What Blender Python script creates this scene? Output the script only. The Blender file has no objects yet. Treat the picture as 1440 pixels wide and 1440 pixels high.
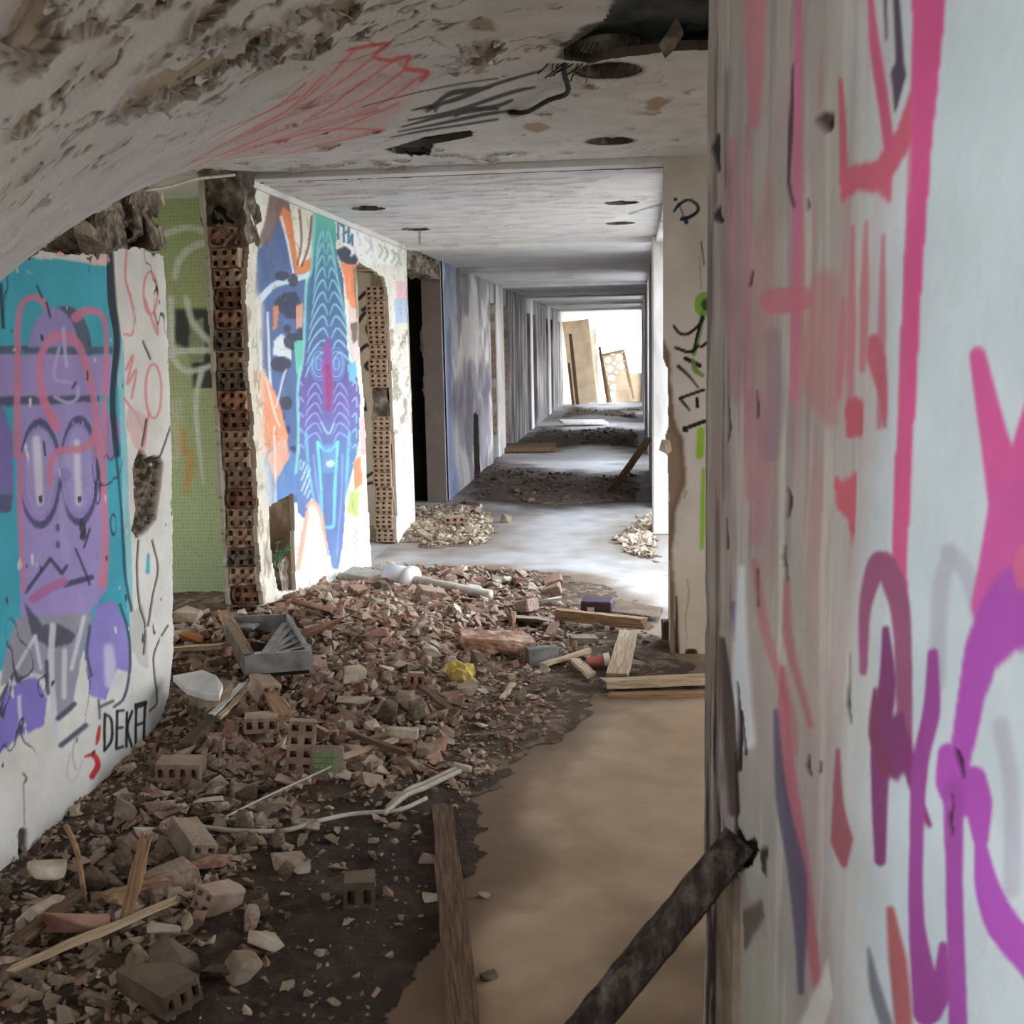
import bpy, bmesh, math, random
import numpy as np
from mathutils import Vector, Matrix, Euler

random.seed(7); RNG = np.random.default_rng(7)
SC = bpy.context.scene
COL = SC.collection

# ------------------------------------------------------------------ camera
F, CX, CY, CAMZ = 1550.0, 720.0, 720.0, 1.6
_vy = np.array([893 - 720, 482 - 720, F]); _vy /= np.linalg.norm(_vy)
_d = np.array([0.02097, 1.0, 0.0]); _d[2] = -(_d[0]*_vy[0] + _d[1]*_vy[1]) / _vy[2]; _d /= np.linalg.norm(_d)
_vz = -_d; _vx = np.cross(_vy, _vz)
MC = np.stack([_vx, _vy, _vz], 1)            # world -> (right, down, forward)
CAMP = np.array([0.0, 0.0, CAMZ])
cam_d = bpy.data.cameras.new('camera'); cam = bpy.data.objects.new('camera', cam_d); COL.objects.link(cam)
cam_d.sensor_width = 36.0; cam_d.lens = 36.0 * F / 1440.0
cam_d.clip_start = 0.05; cam_d.clip_end = 400
R = np.stack([MC[0], -MC[1], -MC[2]], 1)
cam.matrix_world = Matrix([[*R[0], CAMP[0]], [*R[1], CAMP[1]], [*R[2], CAMP[2]], [0, 0, 0, 1]])
cam_d.dof.use_dof = True; cam_d.dof.focus_distance = 5.2; cam_d.dof.aperture_fstop = 8.0
SC.camera = cam

# ------------------------------------------------------------------ sky, exposure
SC.view_settings.view_transform = 'Standard'; SC.view_settings.look = 'None'
SC.view_settings.gamma = 1.0; SC.view_settings.use_curve_mapping = False
SC.view_settings.exposure = 2.3
w = bpy.data.worlds.new('overcast_sky'); SC.world = w; w.use_nodes = True
nt = w.node_tree; nt.nodes.clear()
_o = nt.nodes.new('ShaderNodeOutputWorld'); _b = nt.nodes.new('ShaderNodeBackground')
_tc = nt.nodes.new('ShaderNodeTexCoord'); _sx = nt.nodes.new('ShaderNodeSeparateXYZ'); _rp = nt.nodes.new('ShaderNodeValToRGB')
nt.links.new(_tc.outputs['Generated'], _sx.inputs[0]); nt.links.new(_sx.outputs['Z'], _rp.inputs[0])
_rp.color_ramp.elements[0].position = 0.0; _rp.color_ramp.elements[0].color = (1.0, 0.965, 0.91, 1)
_rp.color_ramp.elements[1].position = 0.55; _rp.color_ramp.elements[1].color = (0.68, 0.84, 1.0, 1)
nt.links.new(_rp.outputs[0], _b.inputs[0]); _b.inputs[1].default_value = 1.9
nt.links.new(_b.outputs[0], _o.inputs[0])

def portal(name, center, normal, sx, sy):
    """window portal: only guides the sky light through an opening"""
    l = bpy.data.lights.new(name, 'AREA'); l.shape = 'RECTANGLE'; l.size = sx; l.size_y = sy; l.energy = 1
    l.cycles.is_portal = True
    o = bpy.data.objects.new(name, l); COL.objects.link(o)
    o.location = center
    o.rotation_euler = Vector(normal).to_track_quat('-Z', 'Y').to_euler()
    return o

XL, XR = -1.95, 0.17          # corridor faces
ZC0, ZC1 = 2.50, 2.46         # near ceiling, bay ceiling
YEND = 31.0
RIGHT_OPEN = [(5.95, 9.2), (9.5, 10.7), (14.0, 15.9), (20.6, 22.4), (25.0, 26.3), (28.3, 30.4)]
for a, b in RIGHT_OPEN:
    portal('sky_portal', (XR + 0.32, (a+b)/2, 1.23), (-1, 0, 0), b - a, 2.4)
portal('sky_portal', ((XL+XR)/2, YEND + 0.2, 1.23), (0, -1, 0), 2.2, 2.5)
portal('sky_portal', (-5.0, 5.2, 1.45), (1, 0, 0), 1.9, 1.7)
portal('sky_portal', (-5.0, 8.0, 1.5), (1, 0, 0), 1.8, 1.5)
portal('sky_portal', (3.6, 4.45, 1.33), (-1, 0, 0), 2.1, 2.25)
portal('sky_portal', (XL-.1, -1.25, 1.25), (1, 0, 0), 3.4, 2.5)
portal('sky_portal', (-1.0, -2.6, 1.35), (0, 1, 0), 2.0, 2.2)

# ------------------------------------------------------------------ helpers: projection
def ray(u, v):
    return MC.T @ np.array([(u - CX)/F, (v - CY)/F, 1.0])
def on(u, v, axis, val):
    r = ray(u, v); t = (val - CAMP[axis]) / r[axis]
    return CAMP + t*r
def G(u, v, z=0.0):                          # point on the ground (height z)
    return Vector(on(u, v, 2, z))
def proj(p):
    c = MC @ (np.asarray(p, float) - CAMP)
    return CX + F*c[0]/c[2], CY + F*c[1]/c[2]

# ------------------------------------------------------------------ helpers: noise
def _hash(ix, iy, s):
    h = (ix.astype(np.int64)*374761393 + iy.astype(np.int64)*668265263 + s*1442695041) & 0x7fffffff
    h = ((h ^ (h >> 13)) * 1274126177) & 0x7fffffff
    h = (h ^ (h >> 16)) & 0xffff
    return h / 65535.0
def vnoise(x, y, s=0):
    x = np.asarray(x, float); y = np.asarray(y, float)
    ix = np.floor(x); iy = np.floor(y); fx = x-ix; fy = y-iy
    fx = fx*fx*(3-2*fx); fy = fy*fy*(3-2*fy)
    a = _hash(ix, iy, s); b = _hash(ix+1, iy, s); c = _hash(ix, iy+1, s); d = _hash(ix+1, iy+1, s)
    return (a*(1-fx)+b*fx)*(1-fy) + (c*(1-fx)+d*fx)*fy
def fbm(x, y, s=0, o=4):
    t = 0; a = 1; n = 0
    for i in range(o):
        t = t + a*vnoise(x*2**i + 13.7*i, y*2**i - 7.3*i, s+i); n += a; a *= 0.5
    return t/n
def sstep(a, b, x):
    t = np.clip((x-a)/(b-a), 0, 1); return t*t*(3-2*t)
def blur(m, n=1):
    for _ in range(n):
        p = np.pad(m, 1, mode='edge')
        m = (p[:-2, 1:-1] + p[2:, 1:-1] + p[1:-1, :-2] + p[1:-1, 2:] + 2*p[1:-1, 1:-1]) / 6
    return m
def lin(c):
    c = np.asarray(c, float)/255.0
    return np.where(c <= 0.04045, c/12.92, ((c+0.055)/1.055)**2.4)

# ------------------------------------------------------------------ helpers: materials
MATS = {}
def _base(name, rough=0.85):
    m = bpy.data.materials.new(name); m.use_nodes = True
    n = m.node_tree; b = n.nodes['Principled BSDF']; b.inputs['Roughness'].default_value = rough
    b.inputs['Specular IOR Level'].default_value = 0.25
    return m, n, b
def _bump(n, b, scale, strength, dist=0.01, detail=6):
    tc = n.nodes.new('ShaderNodeTexCoord'); nz = n.nodes.new('ShaderNodeTexNoise')
    nz.inputs['Scale'].default_value = scale; nz.inputs['Detail'].default_value = detail
    bp = n.nodes.new('ShaderNodeBump'); bp.inputs['Strength'].default_value = strength; bp.inputs['Distance'].default_value = dist
    n.links.new(tc.outputs['Object'], nz.inputs['Vector']); n.links.new(nz.outputs['Fac'], bp.inputs['Height'])
    n.links.new(bp.outputs['Normal'], b.inputs['Normal'])
    return tc, nz
def mat_vc(name, rough=0.8, bscale=40, bstr=0.25):
    """painted surface: colour comes from the mesh's own paint layer, grain from noise"""
    if name in MATS: return MATS[name]
    m, n, b = _base(name, rough)
    at = n.nodes.new('ShaderNodeAttribute'); at.attribute_name = 'paint'
    tc, nz = _bump(n, b, bscale, bstr)
    nz2 = n.nodes.new('ShaderNodeTexNoise'); nz2.inputs['Scale'].default_value = 6; nz2.inputs['Detail'].default_value = 8
    n.links.new(tc.outputs['Object'], nz2.inputs['Vector'])
    mr = n.nodes.new('ShaderNodeMapRange'); mr.inputs[1].default_value = 0.3; mr.inputs[2].default_value = 0.7
    mr.inputs[3].default_value = 0.86; mr.inputs[4].default_value = 1.06
    n.links.new(nz2.outputs['Fac'], mr.inputs[0])
    mx = n.nodes.new('ShaderNodeMix'); mx.data_type = 'RGBA'; mx.blend_type = 'MULTIPLY'; mx.inputs[0].default_value = 1
    n.links.new(at.outputs['Color'], mx.inputs[6]); n.links.new(mr.outputs[0], mx.inputs[7])
    n.links.new(mx.outputs[2], b.inputs['Base Color'])
    MATS[name] = m; return m
def mat_mix(name, cols, scale=4.0, rough=0.85, bscale=30, bstr=0.3, stretch=None, detail=6, pos=None, bdist=0.01, dust=0.0):
    """colour ramp over noise"""
    if name in MATS: return MATS[name]
    m, n, b = _base(name, rough)
    tc, nz = _bump(n, b, bscale, bstr, bdist)
    nc = n.nodes.new('ShaderNodeTexNoise'); nc.inputs['Scale'].default_value = scale; nc.inputs['Detail'].default_value = detail
    if stretch:
        mp = n.nodes.new('ShaderNodeMapping'); mp.inputs['Scale'].default_value = stretch
        n.links.new(tc.outputs['Object'], mp.inputs[0]); n.links.new(mp.outputs[0], nc.inputs['Vector'])
    else:
        n.links.new(tc.outputs['Object'], nc.inputs['Vector'])
    rp = n.nodes.new('ShaderNodeValToRGB'); e = rp.color_ramp.elements
    k = len(cols)
    while len(e) < k: e.new(0.5)
    for i, c in enumerate(cols):
        e[i].position = pos[i] if pos else 0.32 + 0.36*i/max(1, k-1)
        e[i].color = (*lin(c), 1)
    n.links.new(nc.outputs['Fac'], rp.inputs[0]); out = rp.outputs[0]
    if dust:                                   # plaster dust settled on faces that look up
        ge = n.nodes.new('ShaderNodeNewGeometry'); sz = n.nodes.new('ShaderNodeSeparateXYZ'); n.links.new(ge.outputs['Normal'], sz.inputs[0])
        mr = n.nodes.new('ShaderNodeMapRange'); mr.inputs[1].default_value = .2; mr.inputs[2].default_value = 1; mr.inputs[3].default_value = 0; mr.inputs[4].default_value = dust
        n.links.new(sz.outputs['Z'], mr.inputs[0])
        mx = n.nodes.new('ShaderNodeMix'); mx.data_type = 'RGBA'; mx.inputs[7].default_value = (*lin((176, 152, 130)), 1)
        n.links.new(mr.outputs[0], mx.inputs[0]); n.links.new(out, mx.inputs[6]); out = mx.outputs[2]
    n.links.new(out, b.inputs['Base Color'])
    MATS[name] = m; return m

M_TERRA = mat_mix('terracotta', [(114, 80, 64), (144, 106, 88), (168, 132, 114)], 9, 0.9, 60, 0.5, dust=.45)
M_TERRA2 = mat_mix('dusty_brick', [(122, 98, 84), (150, 124, 108), (178, 156, 142)], 9, 0.9, 60, 0.5, dust=.45)
M_PLASTER = mat_mix('plaster_chunk', [(146, 128, 106), (182, 165, 144), (206, 193, 176)], 8, 0.9, 50, 0.5)
M_CONC = mat_mix('grey_concrete', [(104, 90, 74), (132, 116, 98), (156, 140, 122)], 10, 0.95, 70, 0.7, dust=.3)
M_DARKSTONE = mat_mix('dark_stone', [(68, 55, 45), (90, 75, 62), (112, 96, 80)], 10, 0.95, 60, 0.6, dust=.2)
M_WOOD = mat_mix('old_wood', [(112, 84, 60), (150, 118, 88), (172, 140, 108)], 5, 0.8, 60, 0.3, (26, 26, 1.6))
M_WOODL = mat_mix('pale_wood', [(160, 136, 108), (186, 160, 130), (206, 184, 156)], 5, 0.8, 60, 0.3, (26, 26, 1.6))
M_WOODD = mat_mix('dark_wood', [(70, 54, 42), (104, 80, 60), (128, 100, 76)], 5, 0.8, 60, 0.3, (26, 26, 1.6))
M_CHAR = mat_mix('charred_wood', [(38, 30, 28), (66, 54, 48), (104, 92, 84)], 14, 0.9, 80, 0.9, (3, 3, 1), bdist=0.02)
M_METAL = mat_mix('grey_metal', [(96, 94, 92), (128, 126, 124), (150, 148, 146)], 12, 0.55, 60, 0.3)
M_WHITE = mat_mix('white_plastic', [(205, 200, 192), (226, 222, 216), (236, 232, 228)], 8, 0.45, 40, 0.1)
M_YELLOW = mat_mix('yellow_plastic', [(168, 142, 58), (196, 170, 88), (212, 190, 116)], 8, 0.5, 40, 0.3)
M_PURPLE = mat_mix('purple_card', [(58, 42, 52), (70, 52, 62), (84, 66, 74)], 8, 0.7, 40, 0.2)
M_RED = mat_mix('red_print', [(170, 90, 84), (190, 110, 100)], 8, 0.6, 40, 0.2)
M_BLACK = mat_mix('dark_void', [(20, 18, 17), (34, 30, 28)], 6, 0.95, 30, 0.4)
M_CABLE = mat_mix('dark_cable', [(34, 30, 28), (52, 46, 42)], 20, 0.7, 60, 0.4)
M_PALEC = mat_mix('pale_cable', [(176, 166, 152), (200, 190, 176)], 20, 0.7, 60, 0.3)
M_GREEN = mat_mix('plant_green', [(70, 110, 70), (96, 140, 88)], 20, 0.7, 60, 0.2)
M_BRICK = mat_mix('hollow_brick', [(120, 84, 66), (160, 118, 96), (200, 172, 152)], 14, 0.9, 60, 0.6)
M_BRICKP = mat_mix('hollow_brick_pale', [(150, 122, 100), (178, 150, 128), (202, 184, 164)], 10, 0.9, 60, 0.5)
M_ROUGHC = mat_mix('broken_concrete', [(72, 64, 56), (120, 108, 96), (176, 164, 148)], 12, 0.95, 26, 0.9, bdist=0.03)
M_CEIL = mat_mix('old_ceiling_paint', [(178, 172, 168), (212, 208, 204), (224, 221, 218)], 3, 0.9, 14, 0.35, pos=[0.28, 0.42, 0.7])
M_WALLW = mat_mix('grimy_white_wall', [(120, 110, 104), (190, 184, 180), (222, 218, 214)], 2.2, 0.85, 20, 0.3, (1, 1, 0.35), pos=[0.3, 0.46, 0.62])
M_WALLG = mat_mix('scorched_wall', [(70, 64, 66), (140, 134, 136), (206, 200, 196)], 2.6, 0.85, 20, 0.4, (1, 1.4, 0.3), pos=[0.33, 0.5, 0.66])
M_BEIGE = mat_mix('beige_room_wall', [(170, 156, 136), (196, 184, 164), (210, 200, 182)], 2.0, 0.9, 20, 0.2)
M_BROWNW = mat_mix('bare_brown_plaster', [(96, 76, 60), (134, 112, 92), (190, 172, 152)], 5, 0.95, 24, 0.7, (1, 1, .5), pos=[.36, .5, .6])
M_TAN = mat_mix('tan_board', [(196, 170, 138), (214, 190, 160), (226, 206, 178)], 3, 0.8, 30, 0.2)
M_GROUND = mat_mix('outside_ground', [(150, 142, 128), (170, 164, 150)], 0.8, 0.95, 8, 0.3)
VC = mat_vc('painted_plaster'); VCC = mat_vc('painted_ceiling', 0.9, 60, 0.3); VCS = mat_vc('loose_soil', 0.97, 70, 0.9)

# ------------------------------------------------------------------ helpers: objects
def setp(o, label=None, cat=None, group=None, kind=None):
    if label: o['label'] = label
    if cat: o['category'] = cat
    if group: o['group'] = group
    if kind: o['kind'] = kind
    return o
def link(name, mesh, mat=None, parent=None, loc=None, rot=None):
    o = bpy.data.objects.new(name, mesh); COL.objects.link(o)
    if mat is not None and len(mesh.materials) == 0: mesh.materials.append(mat)
    if parent is not None: o.parent = parent
    if loc is not None: o.location = loc
    if rot is not None: o.rotation_euler = rot
    return o
def empty(name, loc=(0, 0, 0), rot=(0, 0, 0)):
    o = bpy.data.objects.new(name, None); COL.objects.link(o); o.location = loc; o.rotation_euler = rot
    o.empty_display_size = 0.1
    return o
def structure(o, label=None):
    o['kind'] = 'structure'
    if label: o['label'] = label
    return o
def boxes(name, lst, bevel=0.0):
    me = bpy.data.meshes.new(name); vs = []; fs = []
    for (x0, x1, y0, y1, z0, z1) in lst:
        k = len(vs)
        vs += [(x0,y0,z0),(x1,y0,z0),(x1,y1,z0),(x0,y1,z0),(x0,y0,z1),(x1,y0,z1),(x1,y1,z1),(x0,y1,z1)]
        fs += [(k,k+3,k+2,k+1),(k+4,k+5,k+6,k+7),(k,k+1,k+5,k+4),(k+1,k+2,k+6,k+5),(k+2,k+3,k+7,k+6),(k+3,k,k+4,k+7)]
    me.from_pydata(vs, [], fs)
    if bevel:
        bm = bmesh.new(); bm.from_mesh(me)
        bmesh.ops.bevel(bm, geom=bm.edges[:], offset=bevel, segments=1, affect='EDGES', profile=0.5)
        bm.to_mesh(me); bm.free()
    return me
def bm_done(bm, name, smooth=False):
    me = bpy.data.meshes.new(name); bm.normal_update(); bm.to_mesh(me); bm.free()
    if smooth:
        for p in me.polygons: p.use_smooth = True
    return me
def catmull(pts, n=8):
    P = [np.asarray(p, float) for p in pts]
    if len(P) < 3: return np.array([P[0] + (P[-1]-P[0])*t for t in np.linspace(0, 1, 3)])
    P = [2*P[0]-P[1]] + P + [2*P[-1]-P[-2]]
    out = []
    for i in range(1, len(P)-2):
        p0, p1, p2, p3 = P[i-1:i+3]
        for t in np.linspace(0, 1, n, endpoint=False):
            out.append(0.5*((2*p1) + (-p0+p2)*t + (2*p0-5*p1+4*p2-p3)*t*t + (-p0+3*p1-3*p2+p3)*t**3))
    out.append(P[-2]); return np.array(out)
def tube(name, pts, r, sides=7, smooth_path=True, r1=None):
    C = catmull(pts, 6) if smooth_path and len(pts) > 2 else np.array([np.asarray(p, float) for p in pts])
    bm = bmesh.new(); rings = []
    for i, p in enumerate(C):
        t = C[min(i+1, len(C)-1)] - C[max(i-1, 0)]; t = Vector(t).normalized()
        a = t.orthogonal().normalized() if i == 0 else (rings[-1][1] - t*rings[-1][1].dot(t)).normalized()
        b = t.cross(a); rr = r if r1 is None else r + (r1-r)*i/(len(C)-1)
        rings.append(([bm.verts.new(Vector(p) + (a*math.cos(k*2*math.pi/sides) + b*math.sin(k*2*math.pi/sides))*rr) for k in range(sides)], a))
    for (A, _), (B, _) in zip(rings, rings[1:]):
        for k in range(sides): bm.faces.new((A[k], A[(k+1) % sides], B[(k+1) % sides], B[k]))
    bm.faces.new(rings[0][0][::-1]); bm.faces.new(rings[-1][0])
    return bm_done(bm, name, True)
def plank_mesh(name, L, wd, th, seed=0, rough=0.004):
    """a sawn board along local z with slightly uneven, splintered ends"""
    r = random.Random(seed); bm = bmesh.new(); n = 6; rings = []
    for i in range(n+1):
        z = L*i/n; row = []
        for sx, sy in ((-1,-1),(1,-1),(1,1),(-1,1)):
            zz = z + (r.uniform(-.02, .02) if i in (0, n) else 0)
            row.append(bm.verts.new((sx*wd/2 + r.uniform(-rough, rough), sy*th/2 + r.uniform(-rough, rough)*.5, zz)))
        rings.append(row)
    for A, B in zip(rings, rings[1:]):
        for k in range(4): bm.faces.new((A[k], A[(k+1)%4], B[(k+1)%4], B[k]))
    bm.faces.new(rings[0][::-1]); bm.faces.new(rings[-1])
    bmesh.ops.bevel(bm, geom=[e for e in bm.edges if len(e.link_faces) == 2 and e.calc_face_angle(0) > 0.8], offset=min(th, wd)*0.08, segments=1, affect='EDGES')
    return bm_done(bm, name)
def plank(name, p0, p1, wd, th, mat, label=None, cat='plank', seed=0, group=None, up=(0, 0, 1), parent=None):
    p0, p1 = Vector(p0), Vector(p1); d = p1-p0
    me = plank_mesh(name, d.length, wd, th, seed)
    z = d.normalized(); y = (Vector(up) - z*Vector(up).dot(z)).normalized(); x = y.cross(z)
    o = link(name, me, mat, parent)
    o.matrix_world = Matrix(((x.x, y.x, z.x, p0.x), (x.y, y.y, z.y, p0.y), (x.z, y.z, z.z, p0.z), (0, 0, 0, 1)))
    if label: setp(o, label, cat, group)
    return o
def hull(name, dims, n=13, seed=0, box=0.0):
    r = random.Random(seed); bm = bmesh.new()
    for _ in range(n):
        p = Vector((r.uniform(-1, 1), r.uniform(-1, 1), r.uniform(-1, 1)))
        if box: p = Vector([math.copysign(min(1, abs(c)**(1-box)), c) for c in p])
        else: p = p.normalized()*r.uniform(.75, 1)
        bm.verts.new((p.x*dims[0]/2, p.y*dims[1]/2, p.z*dims[2]/2))
    res = bmesh.ops.convex_hull(bm, input=bm.verts[:])
    bmesh.ops.delete(bm, geom=[v for v in bm.verts if not v.link_faces], context='VERTS')
    bmesh.ops.dissolve_limit(bm, angle_limit=0.25, verts=bm.verts[:], edges=bm.edges[:])
    bmesh.ops.bevel(bm, geom=bm.edges[:], offset=min(dims)*0.05, segments=1, affect='EDGES')
    return bm_done(bm, name)
def hollow_brick_mesh(name, wx, ly, hz, nx=3, nz=2, seed=0, chip=0.0, through=0.06):
    """clay block with rows of holes in its -y face; wx wide, ly long, hz high, centred on x, base z=0"""
    r = random.Random(seed); bm = bmesh.new()
    xs = [-wx/2]; zs = [0]
    web = 0.26
    for i in range(nx):
        c = wx/nx; xs += [-wx/2 + i*c + c*web, -wx/2 + (i+1)*c - c*web]
    xs.append(wx/2)
    for i in range(nz):
        c = hz/nz; zs += [i*c + c*web, (i+1)*c - c*web]
    zs.append(hz)
    V = {}
    for i, x in enumerate(xs):
        for k, z in enumerate(zs):
            j = r.uniform(-chip, chip)
            V[i, k] = bm.verts.new((x, j if chip else 0, z))
    for i in range(len(xs)-1):
        for k in range(len(zs)-1):
            q = [V[i,k], V[i+1,k], V[i+1,k+1], V[i,k+1]]
            if i % 2 == 1 and k % 2 == 1:
                b = [bm.verts.new((v.co.x, through, v.co.z)) for v in q]
                for a in range(4): bm.faces.new((q[a], q[(a+1)%4], b[(a+1)%4], b[a]))
                bm.faces.new(b)
            else: bm.faces.new(q)
    nxs, nzs = len(xs)-1, len(zs)-1
    rim = [V[i,0] for i in range(nxs+1)] + [V[nxs,k] for k in range(1, nzs+1)] + [V[i,nzs] for i in range(nxs-1,-1,-1)] + [V[0,k] for k in range(nzs-1,0,-1)]
    back = [bm.verts.new((v.co.x + r.uniform(-chip, chip)*.5, ly + r.uniform(-chip, chip)*2, v.co.z)) for v in rim]
    m = len(rim)
    for a in range(m): bm.faces.new((rim[(a+1)%m], rim[a], back[a], back[(a+1)%m]))
    bm.faces.new(back[::-1])
    return bm_done(bm, name)
def rough_block(name, dims, amp=0.02, res=0.02, seed=0, mat=M_ROUGHC, freq=14):
    """lump of broken masonry: box with displaced skin"""
    bm = bmesh.new(); bmesh.ops.create_cube(bm, size=1)
    n = max(2, int(max(dims)/res/2))
    bmesh.ops.subdivide_edges(bm, edges=bm.edges[:], cuts=min(n, 22), use_grid_fill=True)
    co = np.array([v.co[:] for v in bm.verts])
    nrm = co/np.maximum(np.abs(co).max(1, keepdims=True), 1e-6)
    p = co*np.array(dims)
    s = fbm(p[:,0]*freq + p[:,2]*freq*.7, p[:,1]*freq + p[:,2]*freq*1.1, seed, 4) - .45
    p = p + nrm*(s*amp*2.4)[:,None] + (RNG.random(p.shape)-.5)*amp*.25
    for v, q in zip(bm.verts, p): v.co = q
    return bm_done(bm, name)

# ------------------------------------------------------------------ helpers: painted relief surfaces
class Canvas:
    """a surface patch with its own paint layer and relief; drawing points may be given as photo pixels and are laid on the plane"""
    def __init__(s, O, Ud, Vd, N, us, vs, base):
        s.O, s.Ud, s.Vd, s.N = [np.asarray(a, float) for a in (O, Ud, Vd, N)]
        s.us, s.vs = np.asarray(us, float), np.asarray(vs, float)
        s.U, s.V = np.meshgrid(s.us, s.vs, indexing='ij')
        s.C = np.empty(s.U.shape + (3,)); s.C[:] = base
        s.H = np.zeros(s.U.shape); s.M = np.ones(s.U.shape, bool)
    def P(s, u, v): return s.O + s.Ud*u + s.Vd*v
    def uv(s, px, py):
        r = ray(px, py); t = np.dot(s.O-CAMP, s.N)/np.dot(r, s.N); q = CAMP + t*r - s.O
        return np.array([np.dot(q, s.Ud), np.dot(q, s.Vd)])
    def pxs(s, pts): return np.array([s.uv(*p[:2]) for p in pts])
    def jac(s, u, v):
        a = np.array(proj(s.P(u-.01, v))); b = np.array(proj(s.P(u+.01, v)))
        c = np.array(proj(s.P(u, v-.01))); d = np.array(proj(s.P(u, v+.01)))
        J = np.stack([(b-a)/.02, (d-c)/.02], 1)
        return J if abs(np.linalg.det(J)) > 1 else np.eye(2)*200
    def box(s, lo, hi):
        return slice(np.searchsorted(s.us, lo[0]), np.searchsorted(s.us, hi[0])), slice(np.searchsorted(s.vs, lo[1]), np.searchsorted(s.vs, hi[1]))
    def cover_stroke(s, pts, w, n=6, soft=3.0, uv=False):
        W = np.atleast_1d(np.asarray(w, float))
        Q = np.asarray(pts, float) if uv else s.pxs(pts)
        C = catmull(Q, n) if len(Q) > 2 else np.array([Q[0], (Q[0]+Q[-1])/2, Q[-1]])
        ws = np.interp(np.linspace(0, 1, len(C)), np.linspace(0, 1, len(W)), W)
        pad = np.max([np.linalg.norm(np.linalg.inv(s.jac(*q)), axis=1) for q in (C[0], C[len(C)//2], C[-1])], 0)*(ws.max()/2+soft+2)
        b = s.box(C.min(0)-pad, C.max(0)+pad)
        U, V = s.U[b], s.V[b]; cov = np.zeros(U.shape)
        if U.size == 0: return b, cov
        for i in range(len(C)-1):
            p, q = C[i], C[i+1]; J = s.jac(*((p+q)/2)); du, dv = U-p[0], V-p[1]
            ax, ay = J[0,0]*du+J[0,1]*dv, J[1,0]*du+J[1,1]*dv; dx, dy = J @ (q-p)
            L = dx*dx+dy*dy+1e-9; t = np.clip((ax*dx+ay*dy)/L, 0, 1)
            d = np.hypot(ax-t*dx, ay-t*dy); r = (ws[i]+(ws[i+1]-ws[i])*t)/2
            cov = np.maximum(cov, np.clip((r-d)/soft+.5, 0, 1))
        return b, cov
    def blend(s, b, cov, col, a=1.0):
        s.C[b] = s.C[b]*(1-cov[..., None]*a) + np.asarray(col, float)*cov[..., None]*a
    def stroke(s, pts, w, col, a=1.0, soft=2.5, uv=False, h=0.0):
        b, cov = s.cover_stroke(pts, w, 6, soft, uv); s.blend(b, cov, col, a)
        if h: s.H[b] += cov*h
    def inside(s, pts, uv=False, warp=0.0, seed=0):
        Q = np.asarray(pts, float) if uv else s.pxs(pts)
        pad = warp*2
        b = s.box(Q.min(0)-pad, Q.max(0)+pad); U, V = s.U[b], s.V[b]
        if warp:
            U = U + (fbm(U*9, V*9, seed, 3)-.5)*warp*2; V = V + (fbm(U*9+40, V*9, seed+5, 3)-.5)*warp*2
        ins = np.zeros(U.shape, bool); n = len(Q); j = n-1
        for i in range(n):
            (x1, y1), (x2, y2) = Q[i], Q[j]
            if y1 != y2:
                c = ((y1 > V) != (y2 > V)) & (U < (x2-x1)*(V-y1)/(y2-y1)+x1); ins ^= c
            j = i
        return b, ins
    def poly(s, pts, col, a=1.0, uv=False, warp=0.0, seed=0, smooth=1, h=0.0):
        b, ins = s.inside(pts, uv, warp, seed); c = ins.astype(float)
        if smooth and c.size: c = blur(c, smooth)
        s.blend(b, c, col, a)
        if h: s.H[b] += c*h
    def ell(s, cx, cy, rx, ry, col, a=1.0, smooth=1):
        s.poly([(cx+rx*math.cos(t), cy+ry*math.sin(t)) for t in np.linspace(0, 2*math.pi, 24, endpoint=False)], col, a, smooth=smooth)
    def cut(s, pts, uv=False, warp=0.0, seed=0):
        b, ins = s.inside(pts, uv, warp, seed); m = s.M[b]; m[ins] = False; s.M[b] = m
    def tint(s, cov, col): s.C = s.C*(1-cov[..., None]) + np.asarray(col, float)*cov[..., None]
    def mesh(s, name, th=0.02, edge_col=None, flip=False):
        nu, nv = s.U.shape
        P = s.O + s.U[..., None]*s.Ud + s.V[..., None]*s.Vd + s.H[..., None]*s.N
        C = lin(np.clip(s.C, 0, 255))
        I = np.arange(nu*nv).reshape(nu, nv)
        k = s.M[:-1,:-1] & s.M[1:,:-1] & s.M[1:,1:] & s.M[:-1,1:]
        quads = np.stack([I[:-1,:-1][k], I[1:,:-1][k], I[1:,1:][k], I[:-1,1:][k]], 1)
        if np.dot(np.cross(s.Ud, s.Vd), s.N) < 0: quads = quads[:, ::-1]
        V = P.reshape(-1, 3); Cc = C.reshape(-1, 3)
        if th:
            E = np.concatenate([quads[:, [0,1]], quads[:, [1,2]], quads[:, [2,3]], quads[:, [3,0]]])
            key = E.min(1).astype(np.int64)*(nu*nv)+E.max(1); _, inv, cnt = np.unique(key, return_inverse=True, return_counts=True)
            B = E[cnt[inv] == 1]
            bv = np.unique(B); n0 = len(V)
            mp = np.full(n0, -1); mp[bv] = n0 + np.arange(len(bv)); mp2 = np.full(n0, -1); mp2[bv] = n0 + len(bv) + np.arange(len(bv))
            ec = Cc[bv]*.9 if edge_col is None else np.tile(lin(edge_col), (len(bv), 1))
            V = np.concatenate([V, V[bv], V[bv] - s.N*th]); Cc = np.concatenate([Cc, ec, ec])
            sq = np.stack([mp[B[:,1]], mp[B[:,0]], mp2[B[:,0]], mp2[B[:,1]]], 1)
            quads = np.concatenate([quads, sq])
        used = np.unique(quads); rm = np.full(len(V), -1); rm[used] = np.arange(len(used))
        V, Cc, quads = V[used], Cc[used], rm[quads]
        me = bpy.data.meshes.new(name); me.vertices.add(len(V)); me.vertices.foreach_set('co', V.astype(np.float32).ravel())
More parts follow.
